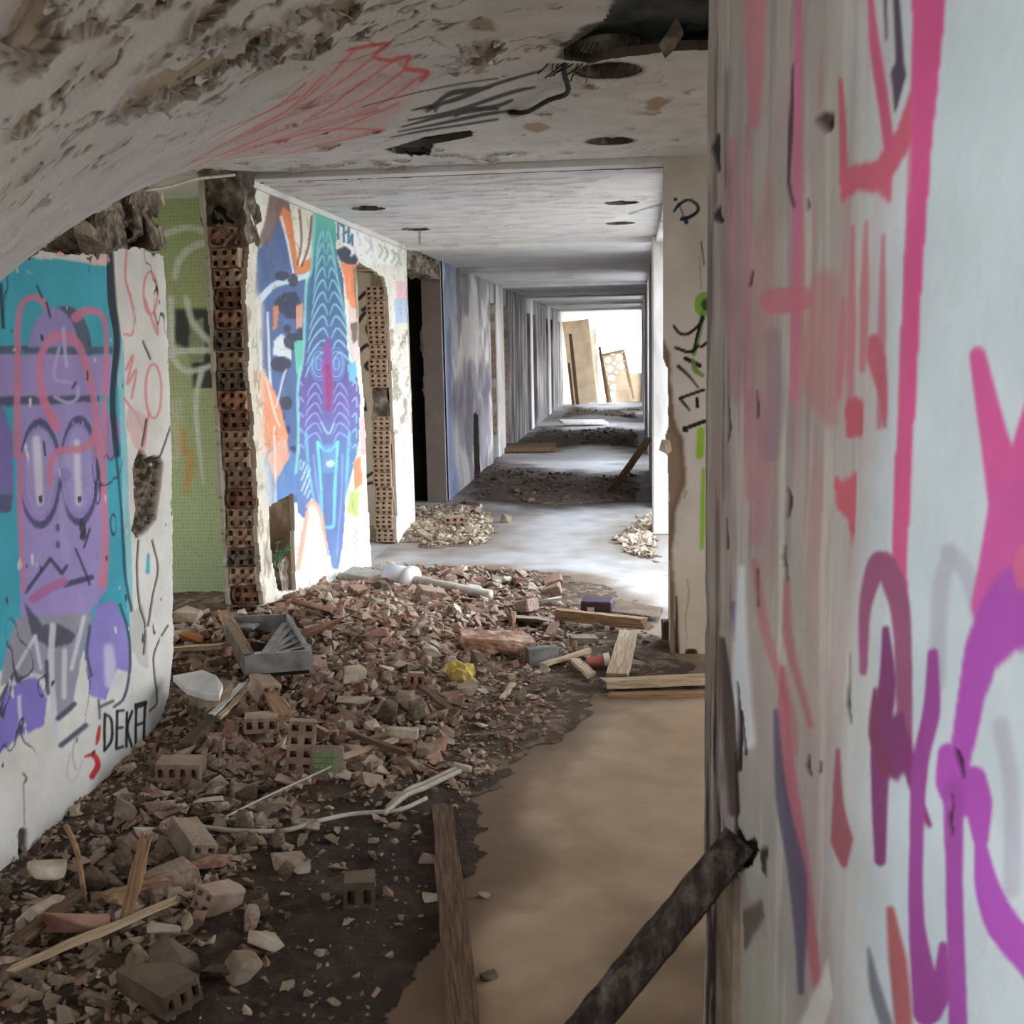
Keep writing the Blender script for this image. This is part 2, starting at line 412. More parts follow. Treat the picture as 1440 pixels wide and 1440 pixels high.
        me.loops.add(quads.size); me.loops.foreach_set('vertex_index', quads.astype(np.int32).ravel())
        me.polygons.add(len(quads)); me.polygons.foreach_set('loop_start', (np.arange(len(quads))*4).astype(np.int32))
        me.update(calc_edges=True)
        at = me.attributes.new('paint', 'FLOAT_COLOR', 'POINT')
        at.data.foreach_set('color', np.concatenate([Cc, np.ones((len(Cc), 1))], 1).astype(np.float32).ravel())
        me.polygons.foreach_set('use_smooth', np.ones(len(quads), bool)); me.validate()
        return me
def rng(a, b, step): return np.linspace(a, b, max(2, int(round(abs(b-a)/step))+1))

# ================================================================== STRUCTURE
# ------------------------------------------------------------------ floor
def floor_mat():
    m, n, b = _base('worn_floor', 0.7)
    tc, nz = _bump(n, b, 25, 0.15, 0.004)
    sx = n.nodes.new('ShaderNodeSeparateXYZ'); n.links.new(tc.outputs['Object'], sx.inputs[0])
    nn = n.nodes.new('ShaderNodeTexNoise'); nn.inputs['Scale'].default_value = 1.1; nn.inputs['Detail'].default_value = 9; nn.inputs['Roughness'].default_value = .62
    n.links.new(tc.outputs['Object'], nn.inputs['Vector'])
    def ramp(src, cols, pos):
        r = n.nodes.new('ShaderNodeValToRGB'); e = r.color_ramp.elements
        while len(e) < len(cols): e.new(.5)
        for i, c in enumerate(cols): e[i].position = pos[i]; e[i].color = (*lin(c), 1)
        n.links.new(src, r.inputs[0]); return r.outputs[0]
    tan = ramp(nn.outputs['Fac'], [(154, 126, 98), (170, 142, 114), (180, 154, 126)], [.3, .5, .7])
    grey = ramp(nn.outputs['Fac'], [(132, 124, 120), (172, 165, 162), (184, 178, 176)], [.33, .46, .62])
    ad = n.nodes.new('ShaderNodeMath'); ad.operation = 'MULTIPLY_ADD'; ad.inputs[1].default_value = 2.0
    n.links.new(nn.outputs['Fac'], ad.inputs[0]); n.links.new(sx.outputs['Y'], ad.inputs[2])
    mr = n.nodes.new('ShaderNodeMapRange'); mr.inputs[1].default_value = 5.6; mr.inputs[2].default_value = 7.6; mr.clamp = True
    n.links.new(ad.outputs[0], mr.inputs[0])
    mx = n.nodes.new('ShaderNodeMix'); mx.data_type = 'RGBA'
    n.links.new(mr.outputs[0], mx.inputs[0]); n.links.new(tan, mx.inputs[6]); n.links.new(grey, mx.inputs[7])
    n.links.new(mx.outputs[2], b.inputs['Base Color'])
    return m
structure(link('floor', boxes('floor', [(-5.2, 4.0, -3.0, YEND+.3, -.2, 0)]), floor_mat()), 'worn tan and grey concrete corridor floor')
structure(link('ground', boxes('ground', [(-90, 90, -60, 200, -.6, -.25)]), M_GROUND), 'pale bare ground outside the building')

# ------------------------------------------------------------------ right side
# near wall with pink and purple graffiti
A = on(992, 720, 1, 2.3); B = on(1440, 720, 1, 0.98)
A2 = np.array([A[0], A[1], 0]); B2 = np.array([B[0], B[1], 0])
ud = (B2-A2)/np.linalg.norm(B2-A2); nn_ = np.array([ud[1], -ud[0], 0.0])
if np.dot(nn_, CAMP*[1, 1, 0]-A2) < 0: nn_ = -nn_
_cv = Canvas(A2, ud, (0, 0, 1), nn_, [0, 1], [0, 1], (0, 0, 0))
us = np.array([_cv.uv(px, 720)[0] for px in np.concatenate([np.arange(992, 1060, 1.6), np.arange(1060, 1440, 2.4), np.arange(1440, 1560, 6)])])
cv = Canvas(A2, ud, (0, 0, 1), nn_, us, rng(0.0, 2.5, .0036), (212, 226, 234))
U, V = cv.U, cv.V
PX = np.interp(U, us, np.concatenate([np.arange(992, 1060, 1.6), np.arange(1060, 1440, 2.4), np.arange(1440, 1560, 6)]))   # along-wall paint chart
old_dim = 1 - sstep(1130, 1290, PX + (fbm(U*2, V*1.2, 3)-.5)*70)              # the older, dirtier end, also painted darker for its dimmer light
cv.tint(old_dim*.85, (168, 158, 149))
st = fbm(PX*.04, V*2.4, 11, 4)
hi_ = .35 + .65*sstep(1.1, 1.45, V)
cv.tint(sstep(.5, .68, st)*old_dim*.55*hi_, (182, 134, 138))
st2 = fbm(PX*.09+7, V*1.4, 23, 4)
cv.tint(sstep(.56, .72, st2)*old_dim*.45*hi_, (142, 126, 134))
st3 = fbm(PX*.12+31, V*2.2, 37, 4)
cv.tint(sstep(.54, .68, st3)*old_dim*.7, (206, 200, 190))
cv.tint(sstep(.5, .8, fbm(U*5, V*3, 90, 4))*(1-old_dim)*.35, (186, 204, 214))
PK, PM, VI, DV = (222, 96, 154), (206, 124, 140), (184, 90, 192), (136, 72, 122)
# faint older arches
for p in ([(1335, 780), (1322, 840), (1318, 960)], [(1336, 775), (1362, 810), (1380, 870)], [(1410, 1020), (1425, 1120), (1422, 1250)]):
    cv.stroke(p, 24, (186, 190, 206), .75, 8)
# old pink bands
cv.stroke([(1062, -10), (1061, 90), (1060, 175)], [30, 26, 12], PM, .75, 8)
cv.stroke([(1052, 180), (1050, 420), (1054, 700)], [10, 16, 12], (190, 128, 138), .55, 7)
cv.stroke([(1030, 200), (1028, 420), (1036, 560)], [16, 20, 8], (186, 128, 140), .6, 8)
cv.stroke([(1124, -10), (1122, 180), (1121, 375), (1117, 560)], [10, 15, 16, 12], (202, 120, 148), .9, 4)
cv.stroke([(1086, 424), (1124, 420)], 36, (200, 120, 136), .85, 5)
cv.stroke([(1160, 400), (1150, 520), (1168, 590)], [40, 60, 20], (190, 126, 128), .6, 16)
cv.stroke([(1060, 560), (1068, 660), (1062, 760)], [24, 30, 16], (186, 130, 142), .55, 10)
cv.stroke([(1088, 470), (1092, 560), (1086, 640)], [20, 26, 18], (150, 128, 138), .6, 9)
cv.stroke([(1062, 790), (1076, 880), (1112, 1000), (1120, 1060)], [10, 14, 12, 6], (186, 118, 128), .7, 6)
cv.stroke([(1108, 820), (1110, 900), (1140, 1020)], [8, 14, 8], (176, 104, 112), .7, 6)
cv.stroke([(1102, 940), (1104, 1040), (1122, 1180), (1142, 1330), (1160, 1440)], [8, 20, 24, 16, 10], (184, 96, 112), .75, 6)
cv.stroke([(1092, 1000), (1100, 1120), (1122, 1240), (1126, 1395)], [6, 18, 26, 8], (92, 90, 112), .85, 5)
cv.stroke([(1032, 850), (1034, 900)], [10, 6], (110, 92, 130), .8, 4)
cv.stroke([(1116, 90), (1112, 180), (1110, 255), (1117, 290)], [3, 7, 5, 4], (84, 62, 78), .95, 2)
# drips
for x0, y0, y1, ww in ((1200, 318, 600, 13), (1219, 312, 520, 14), (1243, 330, 600, 13), (1186, 420, 560, 12)):
    cv.stroke([(x0, y0), (x0-3, (y0+y1)/2), (x0-7, y1)], [5, ww, ww*.6], (196, 122, 134), .85, 4)
cv.stroke([(1228, 478), (1232, 505), (1242, 560), (1244, 600)], [16, 28, 12, 5], (196, 104, 122), .95, 4)
cv.ell(1201, 578, 14, 20, (192, 100, 112)); cv.poly([(1188, 585), (1214, 580), (1212, 614), (1190, 616)], (192, 100, 112))
cv.poly([(1172, 668), (1186, 678), (1203, 660), (1204, 720), (1199, 770), (1191, 728), (1176, 716)], (202, 104, 118))
# tall tag: bar, forks and main stem
cv.stroke([(1181, 112), (1184, 170), (1187, 250)], [6, 10, 12], (196, 104, 122), 1, 3)
cv.poly([(1180, 236), (1212, 230), (1232, 226), (1262, 180), (1288, 100), (1288, 190), (1272, 220), (1254, 252), (1254, 288), (1238, 272), (1206, 268), (1182, 286)], (206, 104, 128))
cv.stroke([(1223, -10), (1231, 75), (1250, 205)], [8, 15, 16], (204, 100, 134), 1, 3)
cv.stroke([(1260, -10), (1264, 85), (1262, 105), (1258, 156)], [9, 12, 22, 3], (92, 80, 98), 1, 3)
cv.stroke([(1244, -10), (1246, 55)], [5, 3], (98, 84, 104), 1, 3)
cv.poly([(1282, -15), (1332, -15), (1324, 80), (1312, 190), (1304, 300), (1297, 400), (1288, 540), (1281, 667), (1275, 800), (1276, 860), (1250, 860), (1254, 800), (1258, 667), (1264, 540), (1270, 400), (1277, 300), (1282, 200), (1280, 100)], PK)
cv.stroke([(1282, 130), (1274, 420), (1264, 800)], [6, 7, 6], (214, 110, 140), .6, 4)
# purple arch at its foot
cv.stroke([(1213, 945), (1216, 850), (1236, 792), (1258, 830), (1268, 900), (1272, 1050)], [10, 18, 34, 32, 26, 22], (160, 96, 132), 1, 3)
cv.stroke([(1244, 885), (1246, 960), (1238, 1060), (1238, 1210)], [10, 24, 28, 16], DV, 1, 3)
cv.poly([(1230, 985), (1250, 1010), (1268, 1000), (1280, 1040), (1276, 1085), (1262, 1098), (1244, 1092), (1230, 1040)], DV); cv.stroke([(1230, 970), (1228, 1030), (1245, 1080)], [6, 14, 20], (134, 72, 100), 1, 3)
cv.stroke([(1272, 1040), (1284, 1100), (1308, 1160)], [18, 16, 8], (140, 66, 122), 1, 3)
cv.stroke([(1312, 920), (1310, 1000), (1294, 1075), (1290, 1180), (1290, 1300), (1304, 1420)], [16, 26, 24, 20, 22, 42], (164, 80, 160), 1, 3)
cv.stroke([(1302, 1425), (1320, 1400), (1326, 1330)], [36, 28, 12], (164, 80, 160), 1, 3)
cv.stroke([(1180, 1055), (1180, 1130), (1184, 1180), (1188, 1215)], [6, 16, 32, 10], (158, 96, 106), 1, 4)
# big violet letter
cv.stroke([(1376, 500), (1398, 610), (1422, 715)], [24, 40, 62], (222, 100, 166), 1, 4)
cv.stroke([(1462, 560), (1440, 640), (1424, 715)], [36, 36, 50], (222, 100, 168), 1, 4)
cv.stroke([(1422, 705), (1416, 780), (1408, 850)], [60, 74, 86], (216, 100, 174), 1, 5)
cv.poly([(1380, 850), (1408, 806), (1440, 790), (1480, 780), (1480, 905), (1430, 915), (1404, 940), (1388, 980), (1376, 1030), (1362, 1090), (1336, 1060), (1348, 980), (1360, 905)], VI)
cv.stroke([(1334, 1060), (1338, 1100), (1350, 1130)], [30, 44, 40], VI, 1, 3)
cv.stroke([(1370, 1095), (1376, 1130), (1380, 1180)], [36, 40, 22], VI, 1, 3)
cv.stroke([(1380, 1190), (1388, 1245), (1410, 1300), (1460, 1360)], [18, 34, 48, 52], (186, 92, 198), 1, 3)
cv.stroke([(1342, 1110), (1343, 1240), (1346, 1440)], [30, 24, 26], (172, 86, 176), 1, 3)
cv.stroke([(1252, 1280), (1262, 1350), (1272, 1450)], [12, 26, 24], (176, 92, 96), .9, 6)
cv.stroke([(1222, 1335), (1232, 1390), (1250, 1450)], [4, 16, 18], (112, 112, 124), .85, 6)
cv.ell(1442, 800, 14, 34, (226, 120, 150), .8)
# bare, worn far end of the wall
endm = 1 - sstep(1012, 1030, PX + (fbm(V*6, U*0+3, 61)-.5)*40)
low = sstep(1.15, .95, V + (fbm(V*5, U*3, 5)-.5)*.2)
cv.tint(endm*(.3+.5*low), (118, 106, 98))
sk = fbm(PX*.25, V*3.5, 71, 3); cv.tint(sstep(.5, .6, sk)*endm*(.4+.55*low), (58, 46, 42)); sk2 = fbm(PX*.35+50, V*1.2, 75, 3); cv.tint(sstep(.58, .68, sk2)*endm*low*.9, (204, 196, 188))
cv.stroke([(1043, 800), (1042, 940), (1048, 1040)], [10, 26, 30], (226, 230, 236), .9, 8)
cv.stroke([(1014, 900), (1022, 1000), (1030, 1140)], [8, 22, 16], (74, 62, 56), .85, 6, h=-.004)
cv.poly([(1040, 1190), (1072, 1195), (1066, 1260), (1043, 1300), (1042, 1460), (1100, 1460), (1080, 1330), (1060, 1290)], (180, 180, 166), .8, warp=.01)
cv.stroke([(1016, 1200), (1012, 1300), (1012, 1440)], [6, 8, 8], (160, 90, 80), .7, 5)
cv.poly([(1150, 1385), (1165, 1350), (1172, 1400), (1160, 1450), (1120, 1450)], (214, 214, 206), .9)
cv.poly([(1068, 1195), (1080, 1190), (1078, 1235), (1072, 1225)], (60, 50, 44)); cv.poly([(1044, 1280), (1072, 1265), (1074, 1290), (1046, 1340)], (112, 102, 92))
# cracks and holes
for p, ww in (([(1107, 685), (1111, 705), (1108, 728)], [2, 7, 2]), ([(1105, 765), (1103, 785), (1108, 815)], [3, 6, 2]), ([(1194, 920), (1193, 960), (1192, 990), (1197, 1015)], [1, 3, 5, 2]),
              ([(1138, 1062), (1136, 1076), (1141, 1092)], [2, 7, 2]), ([(1154, 1070), (1153, 1084)], [2, 4]), ([(1344, 1056), (1350, 1072), (1354, 1092)], [8, 10, 4]),
              ([(1338, 1118), (1340, 1135), (1336, 1150), (1340, 1172)], [5, 4, 8, 4]), ([(1024, 560), (1026, 600), (1024, 620)], [2, 4, 2]), ([(1064, 550), (1066, 585)], [2, 4]),
              ([(1021, 730), (1022, 770)], [2, 4]), ([(1010, 190), (1006, 210), (1011, 240)], [4, 13, 3]), ([(1012, 290), (1008, 304), (1013, 310)], [2, 12, 8]), ([(1065, 800), (1066, 852)], [2, 3]),
              ([(1038, 960), (1040, 1020), (1038, 1080)], [3, 6, 9]), ([(1044, 1000), (1048, 1060)], [2, 5]), ([(1136, 280), (1136, 292)], [2, 4]), ([(1059, 380), (1056, 400)], [2, 5]), ([(1030, 1060), (1034, 1180)], [4, 6])):
    cv.stroke(p, ww, (40, 30, 30), .95, 2.0, h=-.006)
cv.poly([(1143, 170), (1158, 160), (1172, 160), (1170, 184), (1160, 186), (1154, 178)], (86, 74, 66), h=-.008); cv.ell(1164, 173, 4, 7, (28, 22, 22))
cv.H += (fbm(U*3, V*3, 19, 3)-.5)*.006 + (fbm(U*30, V*30, 29, 2)-.5)*.0012
cv.H += -.008*sstep(.6, .75, sk)*endm*low
cv.cut([(1026, 1190), (1040, 1168), (1050, 1186), (1062, 1178), (1066, 1192), (1056, 1215), (1044, 1222), (1028, 1226)], warp=.004, seed=3)
NEAR = cv
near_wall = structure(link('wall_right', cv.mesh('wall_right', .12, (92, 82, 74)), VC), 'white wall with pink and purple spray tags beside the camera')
# its core (leaves the broken notch open) and the wall's run behind the viewer
def oriented_box(name, O, ud, nd, u0, u1, n0, n1, z0, z1, mat, parent=None):
    O, ud, nd = map(lambda a: np.asarray(a, float), (O, ud, nd)); vs = []
    for z in (z0, z1):
        for u, q in ((u0, n0), (u1, n0), (u1, n1), (u0, n1)):
            p = O + ud*u + nd*q; vs.append((p[0], p[1], z))
    me = bpy.data.meshes.new(name)
    me.from_pydata(vs, [], [(0,3,2,1),(4,5,6,7),(0,1,5,4),(1,2,6,5),(2,3,7,6),(3,0,4,7)])
    bm = bmesh.new(); bm.from_mesh(me); bmesh.ops.recalc_face_normals(bm, faces=bm.faces[:]); bm.to_mesh(me); bm.free()
    return link(name, me, mat, parent)
oriented_box('wall_core', A2, ud, nn_, .02, us[-1], -.2, -.1, 0, 2.5, M_BROWNW, near_wall)
structure(oriented_box('wall_right_rear', A2, ud, nn_, us[-1], us[-1]+3.2, -.2, 0, 0, 2.5, M_WALLW), 'white wall running on behind the viewer')
# worn timber jamb strip on the wall's end
_j0 = cv.P(cv.uv(1031, 1240)[0], 0)
oriented_box('jamb_strip', A2, ud, nn_, cv.uv(1016, 1300)[0], cv.uv(1040, 1300)[0], -.02, .012, 0, cv.uv(1030, 1215)[1], M_CONC, near_wall)

# pillar at 5.6 m, facing us
cv = Canvas((0, 5.6, 0), (1, 0, 0), (0, 0, 1), (0, -1, 0), rng(XR-.03, 1.3, .006), rng(0, 2.5, .008), (206, 196, 186))
cv.tint(sstep(.5, .75, fbm(cv.U*3, cv.V*2, 4))*.25, (190, 176, 160))
cv.tint(sstep(.7, .25, cv.V)*.5, (196, 172, 142))
edge = [(930, 470), (944, 500), (945, 560), (948, 590), (960, 620), (964, 680), (950, 720), (946, 780), (950, 850), (953, 925), (930, 930)]
cv.poly(edge, (150, 128, 108), 1, warp=.012, seed=4, h=-.015)
cv.cut([(930, 500), (939, 520), (940, 600), (936, 612), (938, 640), (941, 700), (941, 760), (942, 925), (900, 925), (900, 500)], warp=.006, seed=9)
cv.stroke([(951, 840), (953, 925)], [2, 4], (70, 56, 46), .9, 1.5, h=-.01)
cv.stroke([(966, 815), (969, 835), (964, 870), (966, 900)], [1.5, 2, 1.5, 1], (150, 128, 104), .8, 1.5)
cv.stroke([(962, 700), (966, 690)], [2, 2], (150, 128, 104), .8, 1.5); cv.ell(972, 918, 9, 6, (60, 40, 34))
BK = (26, 24, 26)
cv.stroke([(948, 297), (955, 288), (968, 281), (980, 288), (981, 297), (970, 305), (959, 308)], [3, 4, 3.5, 4, 4, 5, 6], (24, 32, 50), 1, 1.5)
cv.stroke([(954, 286), (961, 302)], 1.6, (40, 44, 60), 1, 1); cv.ell(950, 281, 3, 2.6, BK); cv.ell(965, 312, 3, 2.8, (24, 30, 48))
cv.stroke([(986, 340), (990, 372)], 1.8, (70, 62, 58), .9, 1.5); cv.stroke([(984, 360), (986, 405)], 1.3, (130, 120, 112), .8, 1.5)
GR = (134, 176, 72)
cv.ell(990, 428, 14, 17, GR); cv.ell(993, 428, 7, 9, (60, 84, 40)); cv.stroke([(988, 440), (983, 470), (976, 498)], 7, (120, 150, 84), .9, 2)
cv.stroke([(948, 459), (955, 468), (966, 470), (980, 460), (990, 448)], [4, 4, 4, 4, 3], BK, 1, 1.5); cv.stroke([(988, 445), (981, 470), (975, 496)], [4, 4, 3], BK, 1, 1.5)
cv.stroke([(950, 489), (970, 495), (982, 486)], [4, 5, 4], BK, 1, 1.5); cv.stroke([(964, 504), (984, 514)], 6, BK, 1, 1.5); cv.stroke([(986, 488), (994, 482)], 4, BK, 1, 1.5)
cv.stroke([(974, 506), (978, 520), (988, 528)], [5, 8, 5], (108, 140, 60), .9, 2)
cv.stroke([(954, 515), (968, 528), (982, 545)], [5, 3.5, 2], (40, 34, 32), .95, 2); cv.stroke([(956, 560), (990, 548)], 4, BK, 1, 1.5)
cv.stroke([(956, 560), (964, 570), (970, 577)], [4, 3.5, 2], BK, 1, 1.5); cv.stroke([(980, 560), (981, 572)], [4, 5], BK, 1, 1.5)
cv.ell(964, 603, 4.5, 5, BK); cv.stroke([(970, 600), (992, 592)], 5.5, BK, 1, 1.5)
cv.stroke([(986, 606), (984, 640)], 11, (146, 186, 60), 1, 3); cv.stroke([(989, 660), (988, 720), (987, 770)], [5, 7, 6], (146, 182, 64), 1, 3)
pil = structure(link('pillar', cv.mesh('pillar', .06, (140, 118, 98)), VC), 'cream pillar with black and green tags')
link('pillar_core', boxes('pillar_core', [(XR+.005, 1.3, 5.65, 5.95, 0, 2.5)], .004), M_PLASTER, pil)
# loose plaster patch standing proud of the pillar's broken edge
plug = link('plaster_patch', hull('plaster_patch', (.085, .03, .1), 16, 5), M_PLASTER, pil, Vector(on(936, 628, 1, 5.59)))
structure(link('wall_right_side_room', boxes('wrs', [(1.3, 3.6, 5.62, 5.9, 0, 2.5), (3.5, 3.7, -3, 3.4, 0, 2.5), (3.5, 3.7, 5.5, 5.9, 0, 2.5), (3.5, 3.7, 3.4, 5.5, 2.45, 2.5), (3.5, 3.7, 3.4, 5.5, 0, .2), (.9, 3.6, -3.2, -3, 0, 2.5)]), M_BEIGE), 'beige wall of the side room')

# right-hand piers and wall runs along the corridor
prev = 5.95
for i, (a, b) in enumerate(RIGHT_OPEN + [(YEND, YEND)]):
    if i > 0:
        y0 = RIGHT_OPEN[i-1][1]; y1 = a
        pier = boxes('wall_right_pier', [(XR - (.03 if i == 1 else 0), XR+.3, y0, y1, 0, 2.46)], .012)
        structure(link('wall_right_pier', pier, M_WALLW if i == 1 else M_WALLG), 'whitewashed pier between the openings')
for a, b in RIGHT_OPEN:
    structure(link('beam', boxes('beam', [(XR, XR+.3, a, b, 2.40, 2.46)], .004), M_WALLW), 'lintel over an open bay')

# ------------------------------------------------------------------ ceilings
def droop(x, y):
    d = np.clip(5.7 - y, 0, None)
    w = np.clip((-x - .25)/1.7, 0, 1.05)**1.7
    return .128*d**1.85*w
ys = rng(1.5, 5.6, .0085); xs = rng(-1.98, .75, .0085)
cv = Canvas((0, 0, ZC0), (1, 0, 0), (0, 1, 0), (0, 0, -1), xs, ys, (206, 202, 198))
U, V = cv.U, cv.V
D = droop(U, V)
class _CeilProj: pass
def cpx(px, py):
    """photo point on the (sagging) ceiling -> its x, y"""
    z = ZC0
    for _ in range(14):
        p = on(px, py, 2, z); z = z*.4 + .6*(ZC0 - float(droop(p[0], p[1])))
    return p[0], p[1]
def cpts(l): return [cpx(*p) for p in l]
# flaking paint
big = np.zeros(U.shape)
for px, py, rx, ry, a in ((120, 75, .22, .26, 1), (250, 110, .30, .30, 1.1), (380, 60, .32, .26, .9), (300, 30, .3, .25, .7), (520, 30, .35, .2, .6), (170, 170, .3, .25, .5), (620, 20, .3, .2, .7), (700, 60, .22, .2, .6), (30, 240, .2, .3, .35), (100, 240, .2, .3, .35)):
    x0, y0 = cpx(px, py); big = np.maximum(big, a*np.exp(-((U-x0)/rx)**2 - ((V-y0)/ry)**2))
nz = fbm(U*7, V*7, 41, 4)
peel = sstep(.0, .03, nz - (.80 - .27*np.clip(big, 0, 1.1)))
nz2 = fbm(U*16+5, V*16, 47, 3)
peel = np.maximum(peel, sstep(0, .04, nz2 - (.86 - .20*np.clip(big, 0, 1))))
far_fl = sstep(5.0, 5.5, V)*sstep(-.2, -.7, U)
peel = np.maximum(peel, sstep(0, .04, fbm(U*9, V*22, 53, 3) - (.82 - .14*far_fl)))
soft = blur(peel, 4); curl = soft*(1-peel)
stain = fbm(U*2.5, V*2.5, 57, 4)
cv.tint(sstep(.45, .7, stain)*.18*np.clip(.2+big, 0, 1), (178, 164, 146))
cv.tint(peel*.9, (166, 150, 130)); cv.tint(peel*sstep(.5, .7, fbm(U*14, V*14, 3, 3))*.4, (146, 130, 114)); cv.tint(curl*.5, (120, 110, 100))
crk = np.abs(fbm(U*5, V*5, 67, 4)-.5); crk = (1-sstep(.002, .012, crk))*np.clip(.2+big, 0, 1)
cv.tint(crk*.8, (78, 68, 60))
# spray tags on the ceiling
def cstroke(pts, w, col, a=1, soft=2.5):
    cv.stroke(cpts(pts), w, col, a, soft, uv=True)
RD = (214, 120, 116)
for p in ([(240, 228), (330, 190), (420, 140), (500, 60)], [(250, 225), (350, 185), (450, 130), (530, 70)], [(255, 222), (380, 170), (480, 130), (560, 75)], [(260, 226), (400, 178), (500, 140), (575, 90)], [(270, 226), (420, 180), (520, 148), (600, 98)],
          [(280, 222), (400, 190), (480, 165), (530, 150)], [(270, 220), (360, 200), (460, 178), (540, 180)], [(255, 218), (310, 180), (380, 150), (430, 110)], [(300, 226), (380, 218), (450, 200), (535, 182)], [(215, 232), (300, 205), (390, 160), (455, 100)], [(225, 232), (320, 208), (430, 165), (510, 110)], [(240, 234), (340, 214), (450, 185), (560, 140)], [(290, 200), (350, 165), (420, 130)]):
    cstroke(p, [1.5, 2.0, 3, 5], RD, .85)
cstroke([(490, 62), (510, 58), (545, 54), (525, 72), (550, 80), (575, 75), (570, 92), (600, 98), (592, 110)], [5, 5, 6, 5, 6, 7, 6, 8, 5], (214, 96, 92), .95)
bx, ins = cv.inside(cpts([(330, 190), (420, 120), (490, 60), (545, 60), (600, 100), (540, 180), (420, 215), (300, 222)]), uv=True)
cv.blend(bx, blur(ins.astype(float), 6)*.28, (222, 150, 146))
DK = (74, 70, 68)
for p, w_ in (([(580, 150), (640, 135), (700, 112), (760, 95)], [3, 8, 5, 3]), ([(575, 165), (640, 152), (720, 125), (752, 118)], [3, 6, 6, 3]), ([(565, 175), (620, 160), (690, 148), (720, 137)], [3, 6, 7, 4]),
              ([(560, 182), (620, 170), (680, 158), (720, 153)], [2, 5, 6, 4]), ([(550, 190), (600, 180), (700, 165)], [2, 4, 3]), ([(640, 160), (660, 150), (700, 150)], [4, 7, 4]), ([(600, 150), (630, 128), (660, 122), (690, 118)], [3, 8, 8, 3]),
              ([(510, 145), (600, 122), (700, 105)], [1.5, 2, 2])):
    cstroke(p, w_, DK, .95)
# holes: lamp rings, broken openings
HOLES = []
def ceil_hole(px0, py0, r):
    x, y = cpx(px0, py0)
    th = np.linspace(0, 2*math.pi, 28, endpoint=False)
    cv.poly([(x+(r+.02)*math.cos(t), y+(r+.02)*math.sin(t)) for t in th], (150, 140, 128), .8, uv=True, warp=.004, seed=2)
    cv.cut([(x+r*math.cos(t), y+r*math.sin(t)) for t in th], uv=True); HOLES.append((x, y, r))
ceil_hole(858, 195, .10); ceil_hole(856, 95, .105)
cut1 = cpts([(545, 208), (598, 190), (640, 183), (660, 180), (665, 188), (640, 194), (608, 200), (604, 216), (560, 214)])
cv.poly([(x, y) for x, y in cut1], (120, 108, 98), 1, uv=True, warp=.03, seed=6); cv.cut(cut1, uv=True, warp=.012, seed=7)
cut2 = cpts([(790, 78), (800, 60), (850, 28), (870, 0), (880, -40), (1040, -40), (1040, 62), (960, 66), (880, 74), (830, 84)])
cv.poly([(x+(x-.2)*.06, y-.03) for x, y in cut2], (70, 60, 54), .9, uv=True, warp=.05, seed=8, smooth=2); cv.cut(cut2, uv=True, warp=.022, seed=11)
for p in ([(735, 172), (760, 168), (778, 176), (758, 184), (740, 180)], [(905, 140), (925, 130), (945, 138), (930, 150), (912, 150)], [(655, 25), (672, 15), (690, 22), (700, 40), (668, 38)], [(660, 90), (672, 84), (680, 95), (668, 102)], [(960, 124), (976, 120), (972, 130)]):
    cv.poly(cpts(p), (166, 146, 124), 1, uv=True, warp=.02, seed=4, h=-.004)
cv.H = D + .010*(1-peel) + .045*curl*(.3+fbm(U*10, V*10, 71, 2)) + (fbm(U*2, V*2, 73, 3)-.5)*.012 - crk*.012
ceil = structure(link('ceiling', cv.mesh('ceiling', .03, (112, 100, 90)), VCC), 'sagging off-white ceiling with peeling paint and sprayed tags')
# what shows through the openings in it
def recess(x, y, r):
    bm = bmesh.new(); n = 20
    a = [bm.verts.new((x+r*1.03*math.cos(2*math.pi*k/n), y+r*1.03*math.sin(2*math.pi*k/n), 0)) for k in range(n)]
    b = [bm.verts.new((v.co.x, v.co.y, .13)) for v in a]
    for k in range(n): bm.faces.new((a[k], b[k], b[(k+1) % n], a[(k+1) % n]))
    bm.faces.new(b); return bm_done(bm, 'lamp_recess')
for x, y, r in HOLES:
    o = link('lamp_recess', recess(x, y, r), M_ROUGHC, ceil, (0, 0, ZC0 - float(droop(x, y)) - .004))
x0, y0 = np.min(np.array(cut1), 0); x1, y1 = np.max(np.array(cut1), 0)
link('ceiling_void', boxes('void', [(x0-.05, x1+.05, y0-.06, y1+.06, ZC0+.07, ZC0+.12)]), M_ROUGHC, ceil)
x0, y0 = np.min(np.array(cut2), 0); x1, y1 = np.max(np.array(cut2), 0)
vb = rough_block('ceiling_void', (x1-x0+.35, y1-y0+.3, .1), .02, .03, 5)
link('ceiling_void', vb, mat_mix('sooty_slab', [(52, 54, 52), (84, 88, 86), (104, 106, 102)], 4, .95, 20, .6), ceil, ((x0+x1)/2, (y0+y1)/2, ZC0+.13))
# hanging rags of plaster and cable at the big opening
def at_c(px, py, dz=0.0):
    x, y = cpx(px, py); return Vector((x, y, ZC0 - float(droop(x, y)) - dz))
o = link('ceiling_cable', tube('ceiling_cable', [at_c(800, 70, -.05), at_c(793, 88, .02), at_c(798, 108, .05), at_c(770, 125, .04), at_c(740, 146, .03), at_c(716, 152, .015)], .009), M_CABLE)
setp(o, 'black broken cable dangling from the hole in the ceiling', 'cable')
for k in range(9):
    px0 = 765 + k*7; l = link('lath_straw', tube('lath_straw', [at_c(px0+20, 74, -.03), at_c(px0+6, 84, .01), at_c(px0 + random.uniform(-22, 18), 88+random.uniform(0, 16), .03)], .0025, 4), M_CABLE, ceil)
o = link('hanging_flap', hull('hanging_flap', (.07, .02, .16), 12, 3), M_ROUGHC, ceil, at_c(945, 38, .03), (0.3, .4, .2))
